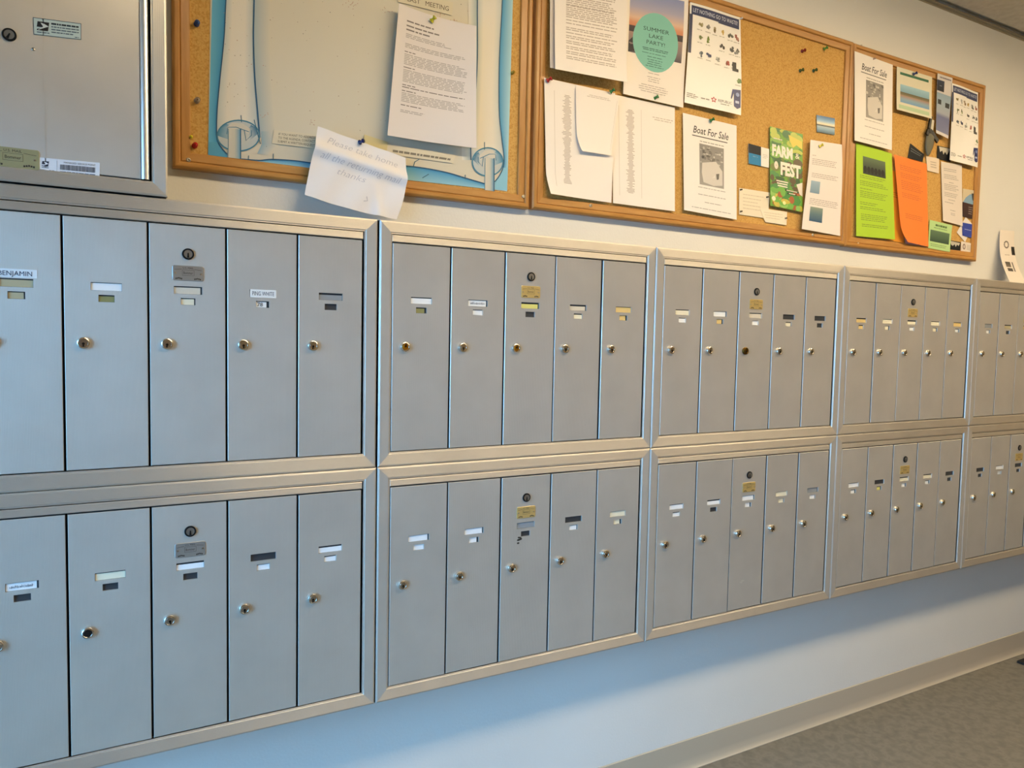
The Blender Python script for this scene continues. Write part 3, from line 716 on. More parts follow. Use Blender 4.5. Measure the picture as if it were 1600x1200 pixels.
p = Print(pxm(0)); p.lift = .0012; rr = random.Random(9)
for _ in range(110):
    x, y = rr.uniform(405, 740), rr.uniform(0, 235)
    if rr.random() < .3: x, y = rr.uniform(350, 395), rr.uniform(0, 170)
    s_ = rr.uniform(.35, .8); p.ell(x, y, s_, s_, rr.choice(('8d7a66', 'a08a74', '6f6a62', 'b07a6a')), 6)
for x, y in ((552, 5), (417, 178), (485, 190), (603, 15), (545, 8), (710, 32), (685, 22)):
    for _ in range(7): p.ell(x + rr.gauss(0, 5), y + rr.gauss(0, 3), .9, .7, 'b99a86', 6)
p.build('speck', ps.o)['kind'] = 'stuff'
def pstrip(name, corners, col, texts, label, lift=.0022):
    sh = Sheet(name, label, 'text strip', corners, PY - lift, col, group='text strips on the scroll poster', nu=3, nv=2)
    if texts == 'rule': sh.pr('lettering').lines(.12, .48, .95, .74, 1, '7a7466', 3, .9, 0); texts = []
    for (t, v, h, c_, w_, kw) in texts: sh.pr('lettering').text(t, kw.pop('u', .5), v, h, c_, width=w_, **kw)
    return sh.done()
pstrip('text_strip', [(428, 203), (494, 210), (493, 232), (425, 224)], 'd8cfb6', [('IF YOU WANT TO ADDRESS', .33, .17, '4a453c', .86, {'u': .55}), ('TO THE AGENDA, CONTACT', .60, .17, '4a453c', .86, {'u': .55}), ('SUBMIT A WRITTEN REQUEST', .87, .17, '4a453c', .86, {'u': .55})], 'three-line cream text strip beginning IF YOU WANT, half under the note')
pstrip('text_strip', [(600, 224), (712, 243), (707, 255), (600, 240)], 'd9d0b8', 'rule', 'long cream text strip with a single line, below the typed minutes')
pstrip('text_strip', [(621, -16), (708, 4), (706, 24), (622, 3)], 'd6cdb2', [('LAST   MEETING', .74, .38, '5b4d38', .76, {'u': .55})], 'cream heading strip reading LAST MEETING above the minutes')
pstrip('yellow_note', [(569, 210), (606, 222), (604, 240), (568, 226)], 'd6c997', [], 'small faded yellow slip behind the handwritten note', .0034)
s = Sheet('minutes_sheet', 'white typed meeting minutes hung on the scroll poster by a yellow pin', 'paper', [(619, 9.5), (739, 44.5), (739, 234), (601, 214)], .078, 'dfd8d4',
          curl=lambda u, v: .006 + .012 * (2 * (u - .5)) ** 2 * (1 - .5 * v) + .006 * v + .003 * math.sin(v * 9) * math.exp(-((u - .75) / .2) ** 2) * v)
p = s.pr('typed_text'); I = 'b0a9a5'
for i_, (v, n, w_) in enumerate(((.10, 1, .35), (.135, 1, .42), (.165, 1, .30))): p.lines(.12, v, .12 + w_, v + .014, 1, '7d7672', i_, .8, 0)
for i_, (v, n, rg, w_) in enumerate(((.20, 3, .3, .72), (.275, 3, .15, .80), (.335, 1, .1, .16), (.355, 7, .15, .84), (.455, 1, .1, .16), (.475, 8, .12, .84), (.590, 1, .1, .18), (.607, 1, 0, .80), (.635, 1, .1, .18), (.653, 6, .2, .84), (.745, 1, .1, .27), (.785, 2, .3, .30))):
    p.lines(.12, v, .12 + w_ * .93, v + .0125 * n, n, I if n > 1 else '7a736f', 20 + i_, .55, rg)
s.done()
s = Sheet('handwritten_note', 'creased white handwritten note pinned over the board edge by a dark blue pin', 'note', [(496, 198), (633, 247), (617, 344), (473, 306)], .068, 'e9e6e6',
          curl=lambda u, v: .004 + .010 * math.exp(-((v - .30 - .03 * u) / .10) ** 2) + .012 * v * (1 - .3 * u) + .005 * math.exp(-((u - .72 - .25 * (v - .7)) / .06) ** 2) * max(0, v - .5) * 2 + .0014 * math.sin(u * 17 + v * 6), nu=40, nv=44,
          edge=lambda u, v: (u + .045 * math.sin(min(1, v) * math.pi) * u * u, v + .03 * math.sin(u * 3.1) * (v > .99)))
s.lift0 = .0003
for t, u, v, h_, w_, sl in (('Please take home', .12, .19, .10, .78, .02), ('all the returning mail', .08, .42, .095, .86, .03), ('thanks', .28, .58, .095, .30, .02)):
    p = s.pr('handwriting#' + t); p.text(t, u, v, h_, 'bcbcc6', width=w_, shear=.35, bold=-.012, align='l', slope=sl)
s.pr('pen_mark').stroke([(.62, .78), (.64, .84), (.60, .86)], .008, 'b9b9c3')
s.done()

# ---- long board
CY = YC - .0010
def dcurl(a, b_=0.0): return lambda u, v: .0012 + a * v * v + b_ * (2 * (u - .5)) ** 2
s = Sheet('letter_stack', 'rear sheets of the thick stapled letter bundle', 'paper', [(860.5, -92), (971, -70), (972, 126), (855.5, 108)], .0755, 'd9cfc6', curl=lambda u, v: .002 + .010 * v * v)
s.o.name = 'letter_sheet'; s.done()
s = Sheet('letter_sheet', 'front typed page of the thick letter bundle hanging above the name lists', 'paper', [(868, -90), (979, -67), (974.5, 131), (861.5, 111)], .0710, 'f0e8df', curl=lambda u, v: .002 + .016 * v * v + .003 * math.sin(v * 5) * u)
p = s.pr('typed_text')
for i_, (v, n, rg) in enumerate(((.10, 6, .1), (.20, 5, .2), (.30, 6, .1), (.40, 5, .2), (.47, 5, .08), (.545, 2, .1), (.585, 1, 0), (.61, 1, .5), (.645, 2, .15), (.685, 1, 0), (.71, 2, .2), (.752, 2, .15), (.795, 2, .1), (.835, 2, .05), (.875, 2, .1))): p.lines(.15, v, .86, v + .0155 * n, n, 'b9aca0', 50 + i_, .5, rg)
s.done()
s = Sheet('lake_party_flyer', 'flyer with lake sunset photo and teal circle reading SUMMER LAKE PARTY', 'flyer', [(979.5, -22), (1075, -1), (1065.5, 169), (971.5, 147.5)], CY - .006, 'f1e8dc', curl=lambda u, v: .002 + .004 * v + .002 * math.sin(v * 6) * u)
p = s.pr('photo')
p.grad(.05, .03, .93, .60, [(0, '8390bd'), (.25, 'a7a3b8'), (.42, 'd8b79c'), (.50, 'd2926c'), (.56, 'c9805c'), (.565, '4b3a3a'), (.66, '3a2f33'), (.665, 'a0857a'), (.85, '7f7272'), (1, '4a464d')])
p.poly([(.05, .50), (.14, .44), (.16, .58), (.05, .60)], '2c2a30')
p = s.pr('teal_circle'); p.lift += .0002; p.ell(.485, .465, .37, .27, '7dbfae', 36)
p = s.pr('lettering'); p.lift += .0003
for t, v, w_ in (('SUMMER', .37, .42), ('LAKE', .43, .23), ('PARTY!', .49, .30)): p.text(t, .485, v, .037, '24403c', width=w_)
p.lines(.27, .525, .70, .555, 2, '3f6f66', 1, .5, .1, center=True); p.lines(.27, .57, .70, .58, 1, '4a7a70', 2, .6, .1)
for i_, v in enumerate((.60, .625, .645, .665, .685)): p.lines(.35 - .03 * (i_ > 2), v, .62 + .03 * (i_ > 2), v + .010, 1, '4a7a70', 3 + i_, .7, .3, center=True)
p = s.pr('small_print'); p.lift += .0003
for i_, (v, w_) in enumerate(((.75, .2), (.785, .22), (.805, .22), (.825, .2), (.865, .45), (.885, .5), (.905, .55), (.925, .5))): p.lines(.48 - w_ / 2, v, .48 + w_ / 2, v + .010, 1, 'b7aaa0', 13 + i_, .6, .2, center=True)
s.done()
ICONS = [(.20, .20, '8a7a48'), (.36, .20, '9a9a96'), (.50, .205, '7a6030'), (.64, .20, 'c09a3a'), (.80, .215, '6a6a60'), (.92, .22, '8a3a20'),
         (.22, .325, '5a6a20'), (.38, .325, '6a8020'), (.64, .345, '2a2420'), (.83, .355, '4a4a4a'), (.94, .36, '6a6a66'),
         (.24, .475, '4a5560'), (.40, .475, '1f2c60'), (.57, .49, 'a0a098'), (.74, .50, 'b0402a'), (.87, .49, '141414'), (.94, .655, '5a7a40')]
def waste_flyer(corners, Y, label, seed, sleeve=True):
    s = Sheet('recycling_flyer', label, 'flyer', corners, Y, 'f0ece4', curl=lambda u, v: .002 + .003 * v + .002 * math.sin(u * 5 + v * 4), rough=.35)
    p = s.pr('banner'); p.rect(.03, .025, .97, .115, '24305a', nv=2); p.rect(.0, .115, .055, .50, '20294c', nu=1)
    p.poly([(.03, .115), (.97, .115), (.97, .128), (.03, .120)], '24305a')
    p = s.pr('lettering'); p.text('LET NOTHING GO TO WASTE!', .50, .088, .040, 'c9cfe0', width=.88, bold=.004)
    p = s.pr('small_print'); p.lines(.03, .895, .24, .945, 3, '9a958c', seed, .5, .3); p.lines(.28, .91, .44, .935, 1, '9a958c', seed + 1, .5, .1)
    p = s.pr('lettering#2'); p.text('REPUBLIC', .70, .915, .028, '4a4440', width=.24); p.lines(.62, .928, .80, .94, 1, '8a857c', seed, .6, .1)
    p = s.pr('picture'); rr = random.Random(seed)
    for u, v, c_ in ICONS:
        for _ in range(5): p.ell(u + rr.gauss(0, .018), v + rr.gauss(0, .010), rr.uniform(.012, .030), rr.uniform(.008, .020), mixc(c_, rr.choice(('ffffff', '000000', '8a8a70')), rr.uniform(0, .35)), 7)
        p.lines(u - .06, v + .045, u + .05, v + .060, 1, 'bdb8ae', rr.randint(0, 99), .6, .2)
    p.poly([(.835, .475), (.905, .475), (.905, .535), (.945, .54), (.945, .57), (.835, .565)], '121212')
    p = s.pr('logo')
    for k in range(5):
        a = -math.pi / 2 + 2 * math.pi * k / 5; a2 = a + 2 * math.pi / 5
        p.stroke([(.50 + .045 * math.cos(a), .905 + .028 * math.sin(a)), (.50 + .020 * math.cos((a + a2) / 2), .905 + .013 * math.sin((a + a2) / 2)), (.50 + .045 * math.cos(a2), .905 + .028 * math.sin(a2))], .012, 'b5302a')
    p = s.pr('bin_picture'); p.poly([(.83, .755), (.985, .745), (.985, .925), (.92, .945), (.86, .925), (.855, .79), (.815, .86), (.80, .85)], '1f2c66')
    p.ell(.925, .80, .035, .022, '7f8fc0', 8); p.rect(.885, .865, .955, .89, 'b7c0dd')
    if sleeve:
        pass
    return s.done(gloss=('banner', 'picture', 'logo', 'bin_picture'))
waste_flyer([(1077.5, 3.5), (1157, 27.5), (1155.5, 181), (1068, 160.5)], .0765, 'recycling flyer beside the lake party flyer, headed LET NOTHING GO TO WASTE', 2)
def name_list(corners, Y, label, txt_u, rule_u, seed, curl, name='name_list_sheet', edge=None, head=False):
    s = Sheet(name, label, 'paper', corners, Y, 'f2e9de', curl=curl, edge=edge)
    p = s.pr('typed_text'); rr = random.Random(seed)
    if txt_u:
        n = 64
        for i in range(n):
            v = .11 + .78 * i / n; w_ = rr.uniform(.05, .13) * (1.6 if rr.random() < .08 else 1)
            p.rect(txt_u - w_ * rr.uniform(.4, .6), v, txt_u + w_ * .5, v + .0060, 'b8a898', nu=1, nv=1)
    for r_ in rule_u: p.rect(r_, .09, r_ + .006, .92, 'd3c7b8', nu=1, nv=8)
    if head: p.lines(*head, 2, 'c9bbac', seed, .4, .3, center=True)
    return s.done()
name_list([(850, 121.5), (961, 146), (955, 317), (853.5, 303)], .0765, 'typed name list pinned at its corner by a red pin', .31, (.13,), 3,
          lambda u, v: .001 + .010 * max(0, v - .75) ** 2 * 16 * (1 - u) ** 2, edge=lambda u, v: (u + .035 * max(0, v - .85) / .15 * (1 - u) ** 3, v))
name_list([(955.5, 147), (1054, 168), (1053, 330.5), (956.5, 317.5)], CY - .003, 'typed name list with red entries beneath the lake party flyer', .28, (.10, .45), 4, lambda u, v: .001 + .003 * v, head=(.62, .13, .98, .17))
name_list([(899, 135.5), (968, 150.5), (953.5, 243.5), (900.5, 236)], .0725, 'nearly blank half sheet curling forward over the name lists', None, (.95,), 5,
          lambda u, v: .002 + .020 * max(0, v - .55) ** 2 * (1.6 - u), edge=lambda u, v: (u + .12 * max(0, v - .7) ** 2 / .09 * (1 - u) ** 4, v), name='folded_sheet', head=(.25, .08, .8, .13))
def boat_flyer(corners, Y, label, seed):
    s = Sheet('boat_flyer', label, 'flyer', corners, Y, 'f0e9e0', curl=lambda u, v: .0012 + .003 * v + .002 * (1 - u) * v)
    p = s.pr('heading'); p.text('Boat For Sale', .51, .175, .075, '39332f', width=.66, shear=.25, bold=.008)
    p.stroke([(.16, .205), (.82, .205)], .012, '4a443f')
    p = s.pr('photo'); p.rect(.29, .275, .75, .70, '8f8a82', 'a39d94'); rr = random.Random(seed)
    p.lift += .0002
    for _ in range(40):
        u, v = rr.uniform(.31, .73), rr.uniform(.29, .50); p.ell(u, v, rr.uniform(.012, .04), rr.uniform(.006, .02), rr.choice(('6d6862', 'b5afa6', '7d7871', 'c8c2b8')), 7)
    p.poly([(.34, .47), (.60, .43), (.72, .52), (.72, .67), (.55, .69), (.36, .67), (.33, .57)], 'd3ccc1')
    p.poly([(.38, .55), (.55, .53), (.58, .60), (.40, .63)], 'e2dcd2'); p.poly([(.60, .56), (.66, .55), (.65, .61), (.61, .62)], '6f6a63')
    p.lift -= .0002
    s.pr('typed_text').lines(.30, .245, .75, .262, 1, 'a9a39a', seed, .6, 0)
    for i_, (v, a, b2) in enumerate(((.725, .26, .78), (.80, .26, .78), (.875, .38, .70), (.945, .14, .88))): s.pr('typed_text#%d' % i_).lines(a, v, b2, v + .014, 1, 'b8b2a9', seed + 5 + i_, .6, 0)
    return s.done()
boat_flyer([(1066.6, 176.4), (1150.5, 196.5), (1149.4, 343.5), (1066.6, 328.5)], CY - .003, 'Boat For Sale flyer below the recycling flyer, with grey boat photo', 7)
# business card, farm fest, lake card, picture letter, slips
s = Sheet('business_card', 'black, blue and white business card tucked beside the farm fest flyer', 'card', [(1169.5, 224), (1202, 233), (1201.5, 262), (1170, 255.5)], CY - .003, 'efe8dc', group='cards on the bulletin boards', nu=4, nv=4)
p = s.pr('print'); p.rect(0, 0, .60, .46, '12161c'); p.rect(0, .46, .60, 1, '1f7fae'); p.lines(.2, .56, .45, .62, 1, '8fbfd8', 2, .8, 0); p.lines(.68, .35, .95, .6, 3, 'c9c2b6', 3, .4, .3); s.done()
s = Sheet('farm_fest_flyer', 'bright green FARM FEST flyer with white lettering', 'flyer', [(1202.5, 197.5), (1254, 210), (1252.5, 332), (1202, 321.5)], CY - .004, '6fa23c', curl=dcurl(.003), rough=.4)
p = s.pr('picture'); rr = random.Random(21)
for _ in range(150):
    u, v = rr.random(), rr.random(); cs = ('4d8a35', '7fb045', '2f6a30', 'b5c04a', '5f9a40') if v < .35 else (('2e5a2c', '3f7a3a', '5a4a2a', '4a8a45', '6b7a35') if v < .75 else ('6fae45', '3f8a3a', 'c9b84a', '8fc060', 'a55a2a'))
    ru, rv = rr.uniform(.05, .16), rr.uniform(.02, .06); u = min(1 - ru, max(ru, u)); v = min(1 - rv, max(rv, v)); p.lift = .0003 + .000003 * _
    p.ell(u, v, ru, rv, rr.choice(cs), 9)
p.lift = .0008
p.poly([(.55, .05), (.98, .10), (.98, .20), (.80, .16), (.70, .20), (.60, .14)], 'd9c64a')
p.poly([(.80, .66), (.99, .62), (.99, .80), (.90, .78)], 'e6dccb'); p.ell(.10, .90, .06, .03, 'efe9c0', 10); p.ell(.42, .93, .05, .025, 'e8e29a', 10)
p = s.pr('lettering'); p.lift = .0011
p.text('FARM', .37, .35, .135, 'f3ead8', width=.62, bold=.05); p.text('&', .83, .33, .07, 'e8dfca', width=.14, bold=.01)
p.text('FEST', .62, .57, .155, 'f3ead8', width=.62, bold=.05); p.ell(.18, .47, .06, .05, 'e8dfca', 12); p.ell(.18, .47, .025, .02, '4a6a30', 8)
p.lines(.10, .13, .36, .15, 1, 'e8dfca', 2, .7, 0)
for v, a, b2 in ((.655, .18, .54), (.685, .20, .52), (.715, .22, .52)): p.rect(a, v, b2, v + .016, 'e9e2cf')
for v, a, b2 in ((.75, .45, .86), (.785, .52, .80)): p.rect(a, v, b2, v + .022, '1e2a1c'); p.lift += .0002; p.rect(a + .04, v + .004, b2 - .04, v + .016, 'd5d5bc'); p.lift -= .0002
s.done(gloss=('picture',))
s = Sheet('lake_card', 'small lake photo card on bare cork above the picture letter', 'card', [(1276, 179.5), (1304.5, 185), (1304, 211), (1276.5, 206)], CY - .002, '4d7fae', group='cards on the bulletin boards', nu=4, nv=4)
p = s.pr('photo'); p.grad(0, 0, 1, 1, [(0, '1f5a8f'), (.3, '86b0cc'), (.45, 'e6dcc0'), (.52, 'c9bb9a'), (.53, '2f3d3a'), (.60, '3a4a48'), (.61, '9fb5bd'), (.8, '6f95ac'), (1, '1f4a5c')]); s.done(gloss=('photo',))
s = Sheet('picture_letter', 'white letter with two small pictures, held by a yellow pin beside FARM FEST', 'paper', [(1266, 218.5), (1315, 226), (1313.5, 368.5), (1250.5, 358)], .0765, 'ece2da', curl=lambda u, v: .001 + .008 * v * (1 - u) + .003 * math.sin(v * 5))
for i_, (v, n, a, b2) in enumerate(((.165, 1, .08, .2), (.205, 4, .08, .86), (.365, 3, .10, .88), (.645, 4, .12, .92))): s.pr('paragraph#%d' % i_).lines(a, v, b2, v + .019 * n, n, 'b5aaa2', 70 + i_, .4, .15)
p = s.pr('photo'); p.rect(.10, .45, .36, .585, '9fb5c2', '7a95a8'); p = s.pr('photo#2'); p.rect(.16, .735, .50, .895, '8a9a8a', '2f5578'); s.done()
s = Sheet('note_slip', 'larger cream handwritten slip pinned at four corners below the business card', 'note', [(1155, 293.5), (1203, 301), (1200, 341.5), (1155, 335)], CY - .0015, 'ecdfc4', nu=4, nv=4)
s.pr('handwriting').lines(.12, .2, .9, .85, 5, 'd3c3a6', 3, .25, .5); s.done()
s = Sheet('note_slip', 'small cream handwritten slip under the foot of the FARM FEST flyer', 'note', [(1187, 325), (1230, 331), (1229, 352), (1196, 347)], CY - .0025, 'efe2c8', nu=4, nv=4)
s.pr('handwriting').lines(.1, .25, .9, .8, 3, 'd3c3a6', 4, .25, .4); s.done()

# ---- small board
boat_flyer([(1335, 80), (1394.5, 101.5), (1391.7, 235), (1332.7, 220)], .0765, 'Boat For Sale flyer hanging above the lime green flyer', 8)
def typed(name, label, cat, corners, Y, col, ink, blocks, curl=None, edge=None, photo=None):
    s = Sheet(name, label, cat, corners, Y, col, curl=curl, edge=edge)
    for i_, (v, n, a, b2, dv) in enumerate(blocks): s.pr('paragraph#%d' % i_).lines(a, v, b2, v + dv * n, n, ink, hash_(name) + i_, .4, .2)
    if photo:
        u0, v0, u1, v1 = photo; q = s.pr('photo'); q.rect(u0, v0, u1, v1, '5f7350', '1d261c'); q.lift += .0002
        for k in range(6): q.ell(u0 + (u1 - u0) * (k + .6) / 6.4, v0 + (v1 - v0) * .72, (u1 - u0) * .075, (v1 - v0) * .2, '0f140e', 8)
    return s.done()
def hash_(n): return sum(ord(x) for x in n)
typed('orange_sheet', 'amber sheet peeping out between the lime green and orange flyers', 'paper', [(1380, 262), (1407, 270), (1412, 380), (1384, 374)], CY - .0015, 'f0a030', 'c07a20', [(.3, 3, .3, .9, .03)])
typed('lime_flyer', 'lime green flyer with dark group photo, hanging below the Boat For Sale flyer', 'flyer', [(1337.3, 223.3), (1393, 240), (1395.5, 374.5), (1335, 369)], CY - .004, 'aed136', '7f9a2a',
      [(.33, 2, .10, .82, .02), (.39, 3, .10, .86, .02), (.47, 1, .1, .5, .02), (.50, 4, .10, .84, .02), (.62, 2, .10, .6, .02), (.67, 2, .10, .84, .02), (.75, 4, .12, .86, .02), (.86, 2, .14, .85, .02)], lambda u, v: .001 + .006 * v, None, (.18, .12, .80, .31))
typed('orange_flyer', 'bright orange typed flyer with a curled edge beside the lime green flyer', 'flyer', [(1396.7, 241.5), (1447.5, 256), (1449.5, 385.5), (1404, 377)], CY - .008, 'f78436', 'd06a26',
      [(.10, 3, .14, .84, .022), (.19, 3, .14, .84, .022), (.28, 5, .14, .86, .022), (.42, 3, .14, .84, .022), (.66, 3, .2, .84, .022)], lambda u, v: .001 + .010 * v * (1.2 - u), lambda u, v: (u + .20 * max(0, v - .8) ** 2 / .04 * (1 - u) ** 3, v))
typed('pink_slip', 'pale pink slip showing under the foot of the orange flyer', 'paper', [(1414, 372), (1447, 380), (1446, 389), (1415, 381)], CY - .002, 'dcb8b0', 'c09a94', [])
s = Sheet('lake_calendar', 'cream framed shoreline picture with green bands, held by a dark blue pin', 'picture', [(1401, 104), (1456, 120.5), (1453.5, 186), (1399, 171.5)], .0765, 'dfd9bf', curl=dcurl(.004), nu=6, nv=6)
p = s.pr('picture'); p.rect(.09, .10, .90, .16, '2f6a4a'); p.grad(.10, .38, .93, .80, [(0, '9fc5d0'), (.4, '7fa5b5'), (.42, '5f5a3a'), (.55, '7a6f50'), (.6, 'a5836a'), (.8, '8aa5b5'), (1, '6f9ac0')]); p.rect(.06, .86, .93, .95, 'b9cfa5'); s.done()
s = Sheet('narrow_brochure', 'narrow blue-grey brochure hanging beside the second recycling flyer', 'brochure', [(1464.5, 114.5), (1488, 122), (1479.5, 217), (1460.5, 208)], .0765, 'd5cfcb', curl=dcurl(.004), nu=5, nv=10)
p = s.pr('picture'); p.rect(0, .10, .48, .28, '2a3550', '0e1118'); p.ell(.25, .17, .12, .04, '9a9fb5', 10); p.grad(0, .31, 1, .95, [(0, '8fa5b5'), (.25, '9fb0bb'), (.5, 'a3a8b2'), (.6, '6a6f92'), (1, '757a98')])
p.lift += .0003; p.rect(.08, .42, .32, .50, '2a2f30'); p.rect(.62, .44, .92, .52, '24292a'); p.lines(.15, .04, .9, .07, 1, '6a6570', 4, .7, 0); s.done()
waste_flyer([(1486.7, 130), (1528, 145), (1525, 262), (1482.5, 250)], .0760, 'second recycling flyer, in the corner above the dark red photo', 6)
s = Sheet('dark_card', 'tilted black card above the orange flyer', 'card', [(1422.5, 224), (1444, 241), (1441.5, 253), (1418.5, 246)], CY - .002, '1d2022', group='cards on the bulletin boards', nu=3, nv=3)
s.pr('print').lines(.1, .25, .9, .6, 2, '5a5f62', 3, .4, .3); s.done()
s = Sheet('photo_card', 'black and white photo card under the second recycling flyer', 'card', [(1465, 227.5), (1486.5, 232), (1485, 253), (1464, 247.5)], CY - .002, '16181a', group='cards on the bulletin boards', nu=3, nv=3)
p = s.pr('photo'); p.poly([(.1, .05), (.9, .05), (.8, .35), (.7, .55), (.55, .35), (.45, .6), (.35, .3), (.2, .45)], 'c5bfae'); s.done()
s = Sheet('note_slip', 'small cream card between the dark pouch and the orange flyer', 'card', [(1447, 244), (1467.5, 247.5), (1467, 271), (1449, 266.5)], CY - .002, 'e3d3bd', group='cards on the bulletin boards', nu=3, nv=3)
s.pr('print').lines(.3, .3, .8, .8, 3, 'b5a590', 3, .4, .3); s.done()
typed('typed_letter', 'narrow white typed letter below the black and white photo card', 'paper', [(1470, 252.5), (1502.5, 258), (1502.5, 353.5), (1472, 345)], CY - .002, 'ded3c6', 'a89f95', [(.10, 2, .12, .84, .03), (.20, 3, .12, .84, .028), (.32, 1, .35, .6, .03), (.36, 4, .12, .84, .028), (.50, 3, .12, .8, .028), (.61, 1, .3, .7, .03), (.66, 1, .12, .6, .03), (.78, 1, .38, .66, .03), (.83, 2, .40, .64, .025)], dcurl(.003))
s = Sheet('mint_flyer', 'small mint green flyer with dark photo at the foot of the cork', 'flyer', [(1452.5, 343.5), (1487.5, 352), (1482.5, 394), (1448.5, 387.5)], CY - .003, 'b3d48f', curl=dcurl(.003), nu=5, nv=5)
p = s.pr('print'); p.rect(.06, .33, .92, .74, '5f7a5a', '2f4a36'); p.lines(.26, .10, .78, .18, 1, '55753f', 2, .9, 0); p.lines(.2, .22, .8, .28, 1, '7a9a62', 2, .5, 0); p.lines(.1, .82, .85, .94, 2, '7a9a62', 3, .4, .2); s.done()
s = Sheet('photo_card', 'photo card with blue and dark red, beside the typed letter', 'card', [(1504.5, 294.5), (1524, 298), (1522, 343), (1503, 338)], CY - .002, 'cdbf9f', group='cards on the bulletin boards', nu=4, nv=4)
p = s.pr('photo'); p.rect(.0, .48, 1, 1, '3a1a16', '2a0f10'); p.poly([(.05, .48), (.25, .30), (.6, .15), (1, .18), (1, .5)], '7f9fb8'); p.poly([(.7, .12), (1, .10), (1, .42), (.8, .34)], '262a2c'); p.lift += .0002; p.lines(.5, .6, .85, .9, 4, '8a7a70', 3, .4, .3); s.done()
s = Sheet('white_card', 'white card turned on its corner behind the royal blue card', 'card', [(1509, 339), (1521, 352), (1508, 378), (1495, 363)], CY - .0015, 'e3dad0', group='cards on the bulletin boards', nu=3, nv=3); s.done()
s = Sheet('blue_card', 'royal blue card in front of the turned white card', 'card', [(1503.5, 347.5), (1521.5, 351), (1520, 372), (1504, 368)], CY - .003, '33459c', group='cards on the bulletin boards', nu=3, nv=3)
s.pr('print').lines(.2, .45, .8, .55, 1, '9fa8d5', 3, .5, .1); s.done()
s = Sheet('photo_card', 'black and white photo card at the bottom edge beside the mint flyer', 'card', [(1482.5, 375), (1501, 378.5), (1500, 394.5), (1482, 391)], CY - .002, '17181a', group='cards on the bulletin boards', nu=3, nv=3)
p = s.pr('photo'); p.poly([(.1, .05), (.95, .1), (.85, .4), (.7, .3), (.6, .55), (.5, .3), (.35, .5), (.2, .4)], 'bdb5a5'); s.done()
s = Sheet('logo_card', 'white card with a round dark logo in the bottom corner of the cork', 'card', [(1502, 377), (1520, 380.5), (1519, 397), (1501.5, 393.5)], CY - .002, 'e0d4c6', group='cards on the bulletin boards', nu=3, nv=3)
p = s.pr('print'); p.ell(.25, .45, .13, .28, '8a7468', 12); p.lift += .0002; p.ell(.25, .45, .07, .15, 'd5c8ba', 10); p.lines(.5, .25, .9, .75, 4, 'b0a598', 3, .4, .3); s.done()
# dark pouch with its strap
q0 = bp(1452, 222, CY - .010)
e = bpy.data.objects.new('hanging_pouch', None); COL.objects.link(e); e.location = q0
tag(e, 'small grey-green pouch hanging on a black strap below the shoreline picture', 'pouch')
bd = MB(); n = 14
R = [(0, .045), (.012, .042), (.021, .030), (.023, .012), (.020, -.008), (.013, -.026), (.005, -.036), (0, -.038)]
V = []; F = []
for r_, z_ in R:
    for k in range(n):
        a = 2 * math.pi * k / n; V.append((r_ * math.cos(a) + .004 * math.sin(z_ * 40), r_ * .36 * math.sin(a), z_))
for i in range(len(R) - 1):
    for k in range(n): F.append((i * n + k, (i + 1) * n + k, (i + 1) * n + (k + 1) % n, i * n + (k + 1) % n))
bd.add(V, F); oo = link('pouch_body', bd.mesh('pouch_body', [mat('pouch_cloth', '6d6a58', 0.8)], True), e, (0, 0, -.012))
st = MB()
def ribbon(mb, P, w, th=.003):
    for a, b2 in zip(P, P[1:]):
        a, b2 = Vector(a), Vector(b2); d = (b2 - a).normalized(); s_ = Vector((d.z, 0, -d.x)) * w / 2
        v = [a - s_, a + s_, b2 + s_, b2 - s_]; v = [tuple(x + Vector((0, y, 0))) for y in (-th, th) for x in v]
        mb.add(v, [(0, 1, 2, 3), (7, 6, 5, 4), (0, 4, 5, 1), (1, 5, 6, 2), (2, 6, 7, 3), (3, 7, 4, 0)])
ribbon(st, [(-.020, -.002, .022), (-.012, -.002, .040), (.006, -.002, .036), (.028, -.002, .020), (.046, -.002, .008)], .015)
ribbon(st, [(-.010, 0, .035), (-.002, 0, .075), (.004, 0, .090)], .009)
link('strap', st.mesh('strap', [M['black']]), e)
ct = MB(); ribbon(ct, [(.012, .001, .042), (.016, .001, .080)], .014, .001); link('tag', ct.mesh('tag', [paper('d5cdb8')]), e)

# push pins
def pin_mesh(name, col, tr=0.0):
    return MB().lathe([(.0052, 0), (.0054, -.0016), (.0034, -.0032), (.0028, -.0068), (.0034, -.0092), (.0050, -.0104), (.0048, -.0122), (.0008, -.0130)], 14).mesh(name, [plastic(col, tr)], True)
PM = {}
def pin(px, py, col, label, Y=YC, tilt=(0, 0), sc=1.05):
    if col not in PM: PM[col] = pin_mesh('push_pin', col, .8 if col == 'e8e2d8' else 0)
    o = link('push_pin', PM[col], None, bp(px, py, Y - .0004), (math.radians(tilt[0]), 0, math.radians(tilt[1])))
    o.scale = (sc, sc, sc); tag(o, label, 'push pin', 'push pins in the cork boards')
G, RD, YL, NV = '2f7a3c', 'b3231f', 'd3c334', '1c2156'
pin(307, 38, '2a4a86', 'blue push pin in the cork strip beside the scroll poster')
pin(307.5, 158, 'e8e2d8', 'clear push pin in the cork strip beside the scroll poster')
pin(298, 215, YL, 'yellow push pin just above the red one in the frame corner', sc=.7)
pin(304, 228, RD, 'red push pin by the frame corner left of the scroll poster')
pin(674, 33, 'c9c030', 'yellow push pin holding the typed meeting minutes', .070, (-35, 30))
pin(562, 222.5, NV, 'dark blue push pin holding the handwritten note', .062, (-10, 25), 1.0)
pin(800, 114, 'a88a2c', 'mustard push pin in bare cork beside the scroll poster', sc=.8)
pin(855, 126, RD, 'red push pin in the corner of the name list', .0745, (-20, 35))
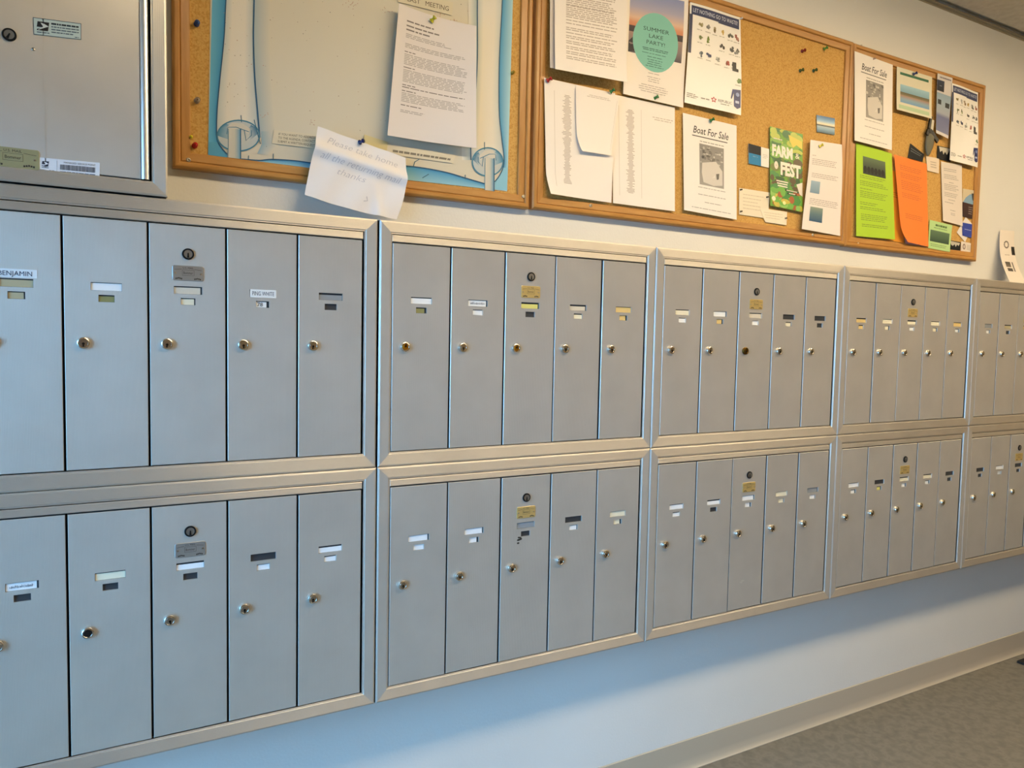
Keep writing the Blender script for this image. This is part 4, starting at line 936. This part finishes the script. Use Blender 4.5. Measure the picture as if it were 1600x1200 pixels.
pin(953.5, 144, G, 'green push pin holding the folded half sheet', .0700, (-25, 35))
pin(1022, 154, G, 'green push pin at the foot of the lake party flyer', .0790, (-25, 35))
pin(1109.5, 189, G, 'green push pin on the Boat For Sale flyer below the recycling flyer', CY - .005, (-25, 35))
pin(1253, 80, '8a2c22', 'dark red push pin in the bare cork')
pin(1287, 77, '5a9a3c', 'bright green push pin in bare cork near the frame', YC, (-25, 40))
pin(1250, 110.5, '4a5a2c', 'olive green push pin below the dark red one')
pin(1271, 110.5, '3f5a34', 'olive green push pin beside its twin in bare cork')
pin(1280, 229, YL, 'yellow push pin holding the picture letter', .0745, (-25, 35))
pin(1427, 116, '27306e', 'blue push pin holding the shoreline picture', .0745, (-20, 35))
pin(1365, 92, 'b59a8a', 'pale push pin holding the Boat For Sale flyer above the lime flyer', .0745, sc=.6)
for px, py, t in ((1157, 296.5, 'tiny dark pin in the top outer corner of the larger slip'), (1198, 308, 'tiny dark pin beside the FARM FEST flyer on the larger slip'), (1157, 330.5, 'tiny dark pin in the bottom corner of the larger slip'), (1227, 341, 'tiny dark pin on the small slip under FARM FEST')):
    pin(px, py, '4a3c28', t, CY - .002, sc=.5)
pin(1157, 29.5, 'e6dfd2', 'white push pin at the corner of the recycling flyer', .0745, sc=.6)

# brochure standing on the mailboxes
zt = ZT + Z0 + .0006
tl, tr_ = bp(1563, 359, .093), bp(1585, 361, .093)
bl, br = bp(1578, 444, .022), bp(1603, 446, .022); bl.z = br.z = zt
s = Sheet('folded_brochure', 'white folded brochure leaning against the wall on top of the mailboxes', 'brochure', None, 0, 'e6dccf', pts3=[tl, tr_, br, bl], group='brochures', curl=lambda u, v: -.028 * math.sin(math.pi * v) * .6, nu=6, nv=14, rough=.4)
p = s.pr('print'); 
for a in range(12): p.ell(.46 + .14 * math.cos(a * .524), .27 + .06 * math.sin(a * .524), .05, .016, '6f665c', 6)
p.rect(.78, .30, 1.0, .46, '0e0e0e'); p.lines(.30, .46, .62, .48, 1, 'a89a8c', 2, .6, 0)
p.rect(.20, .60, .52, .70, '4a4238', '7a6f60'); p.rect(.22, .72, .55, .78, '5a5046', '3a342c'); p.rect(.62, .60, .70, .78, '6a645c')
s.done()

# dark mat by the baseboard
mt = MB().bevbox(-.30, .30, -.35, .35, 0, .010, .003)
mt = MB(); mt.box(-.45, .45, -.62, 0, .0004, .010)
o = link('door_mat', mt.mesh('door_mat', [noise_mat('mat_fibre', [(0.4, '1c1b19'), (0.6, '2b2926')], 300, 0.95, bump=.5, bscale=400)]), None, (3.275, .048, 0))
tag(o, 'thin dark mat lying on the floor against the baseboard', 'mat')
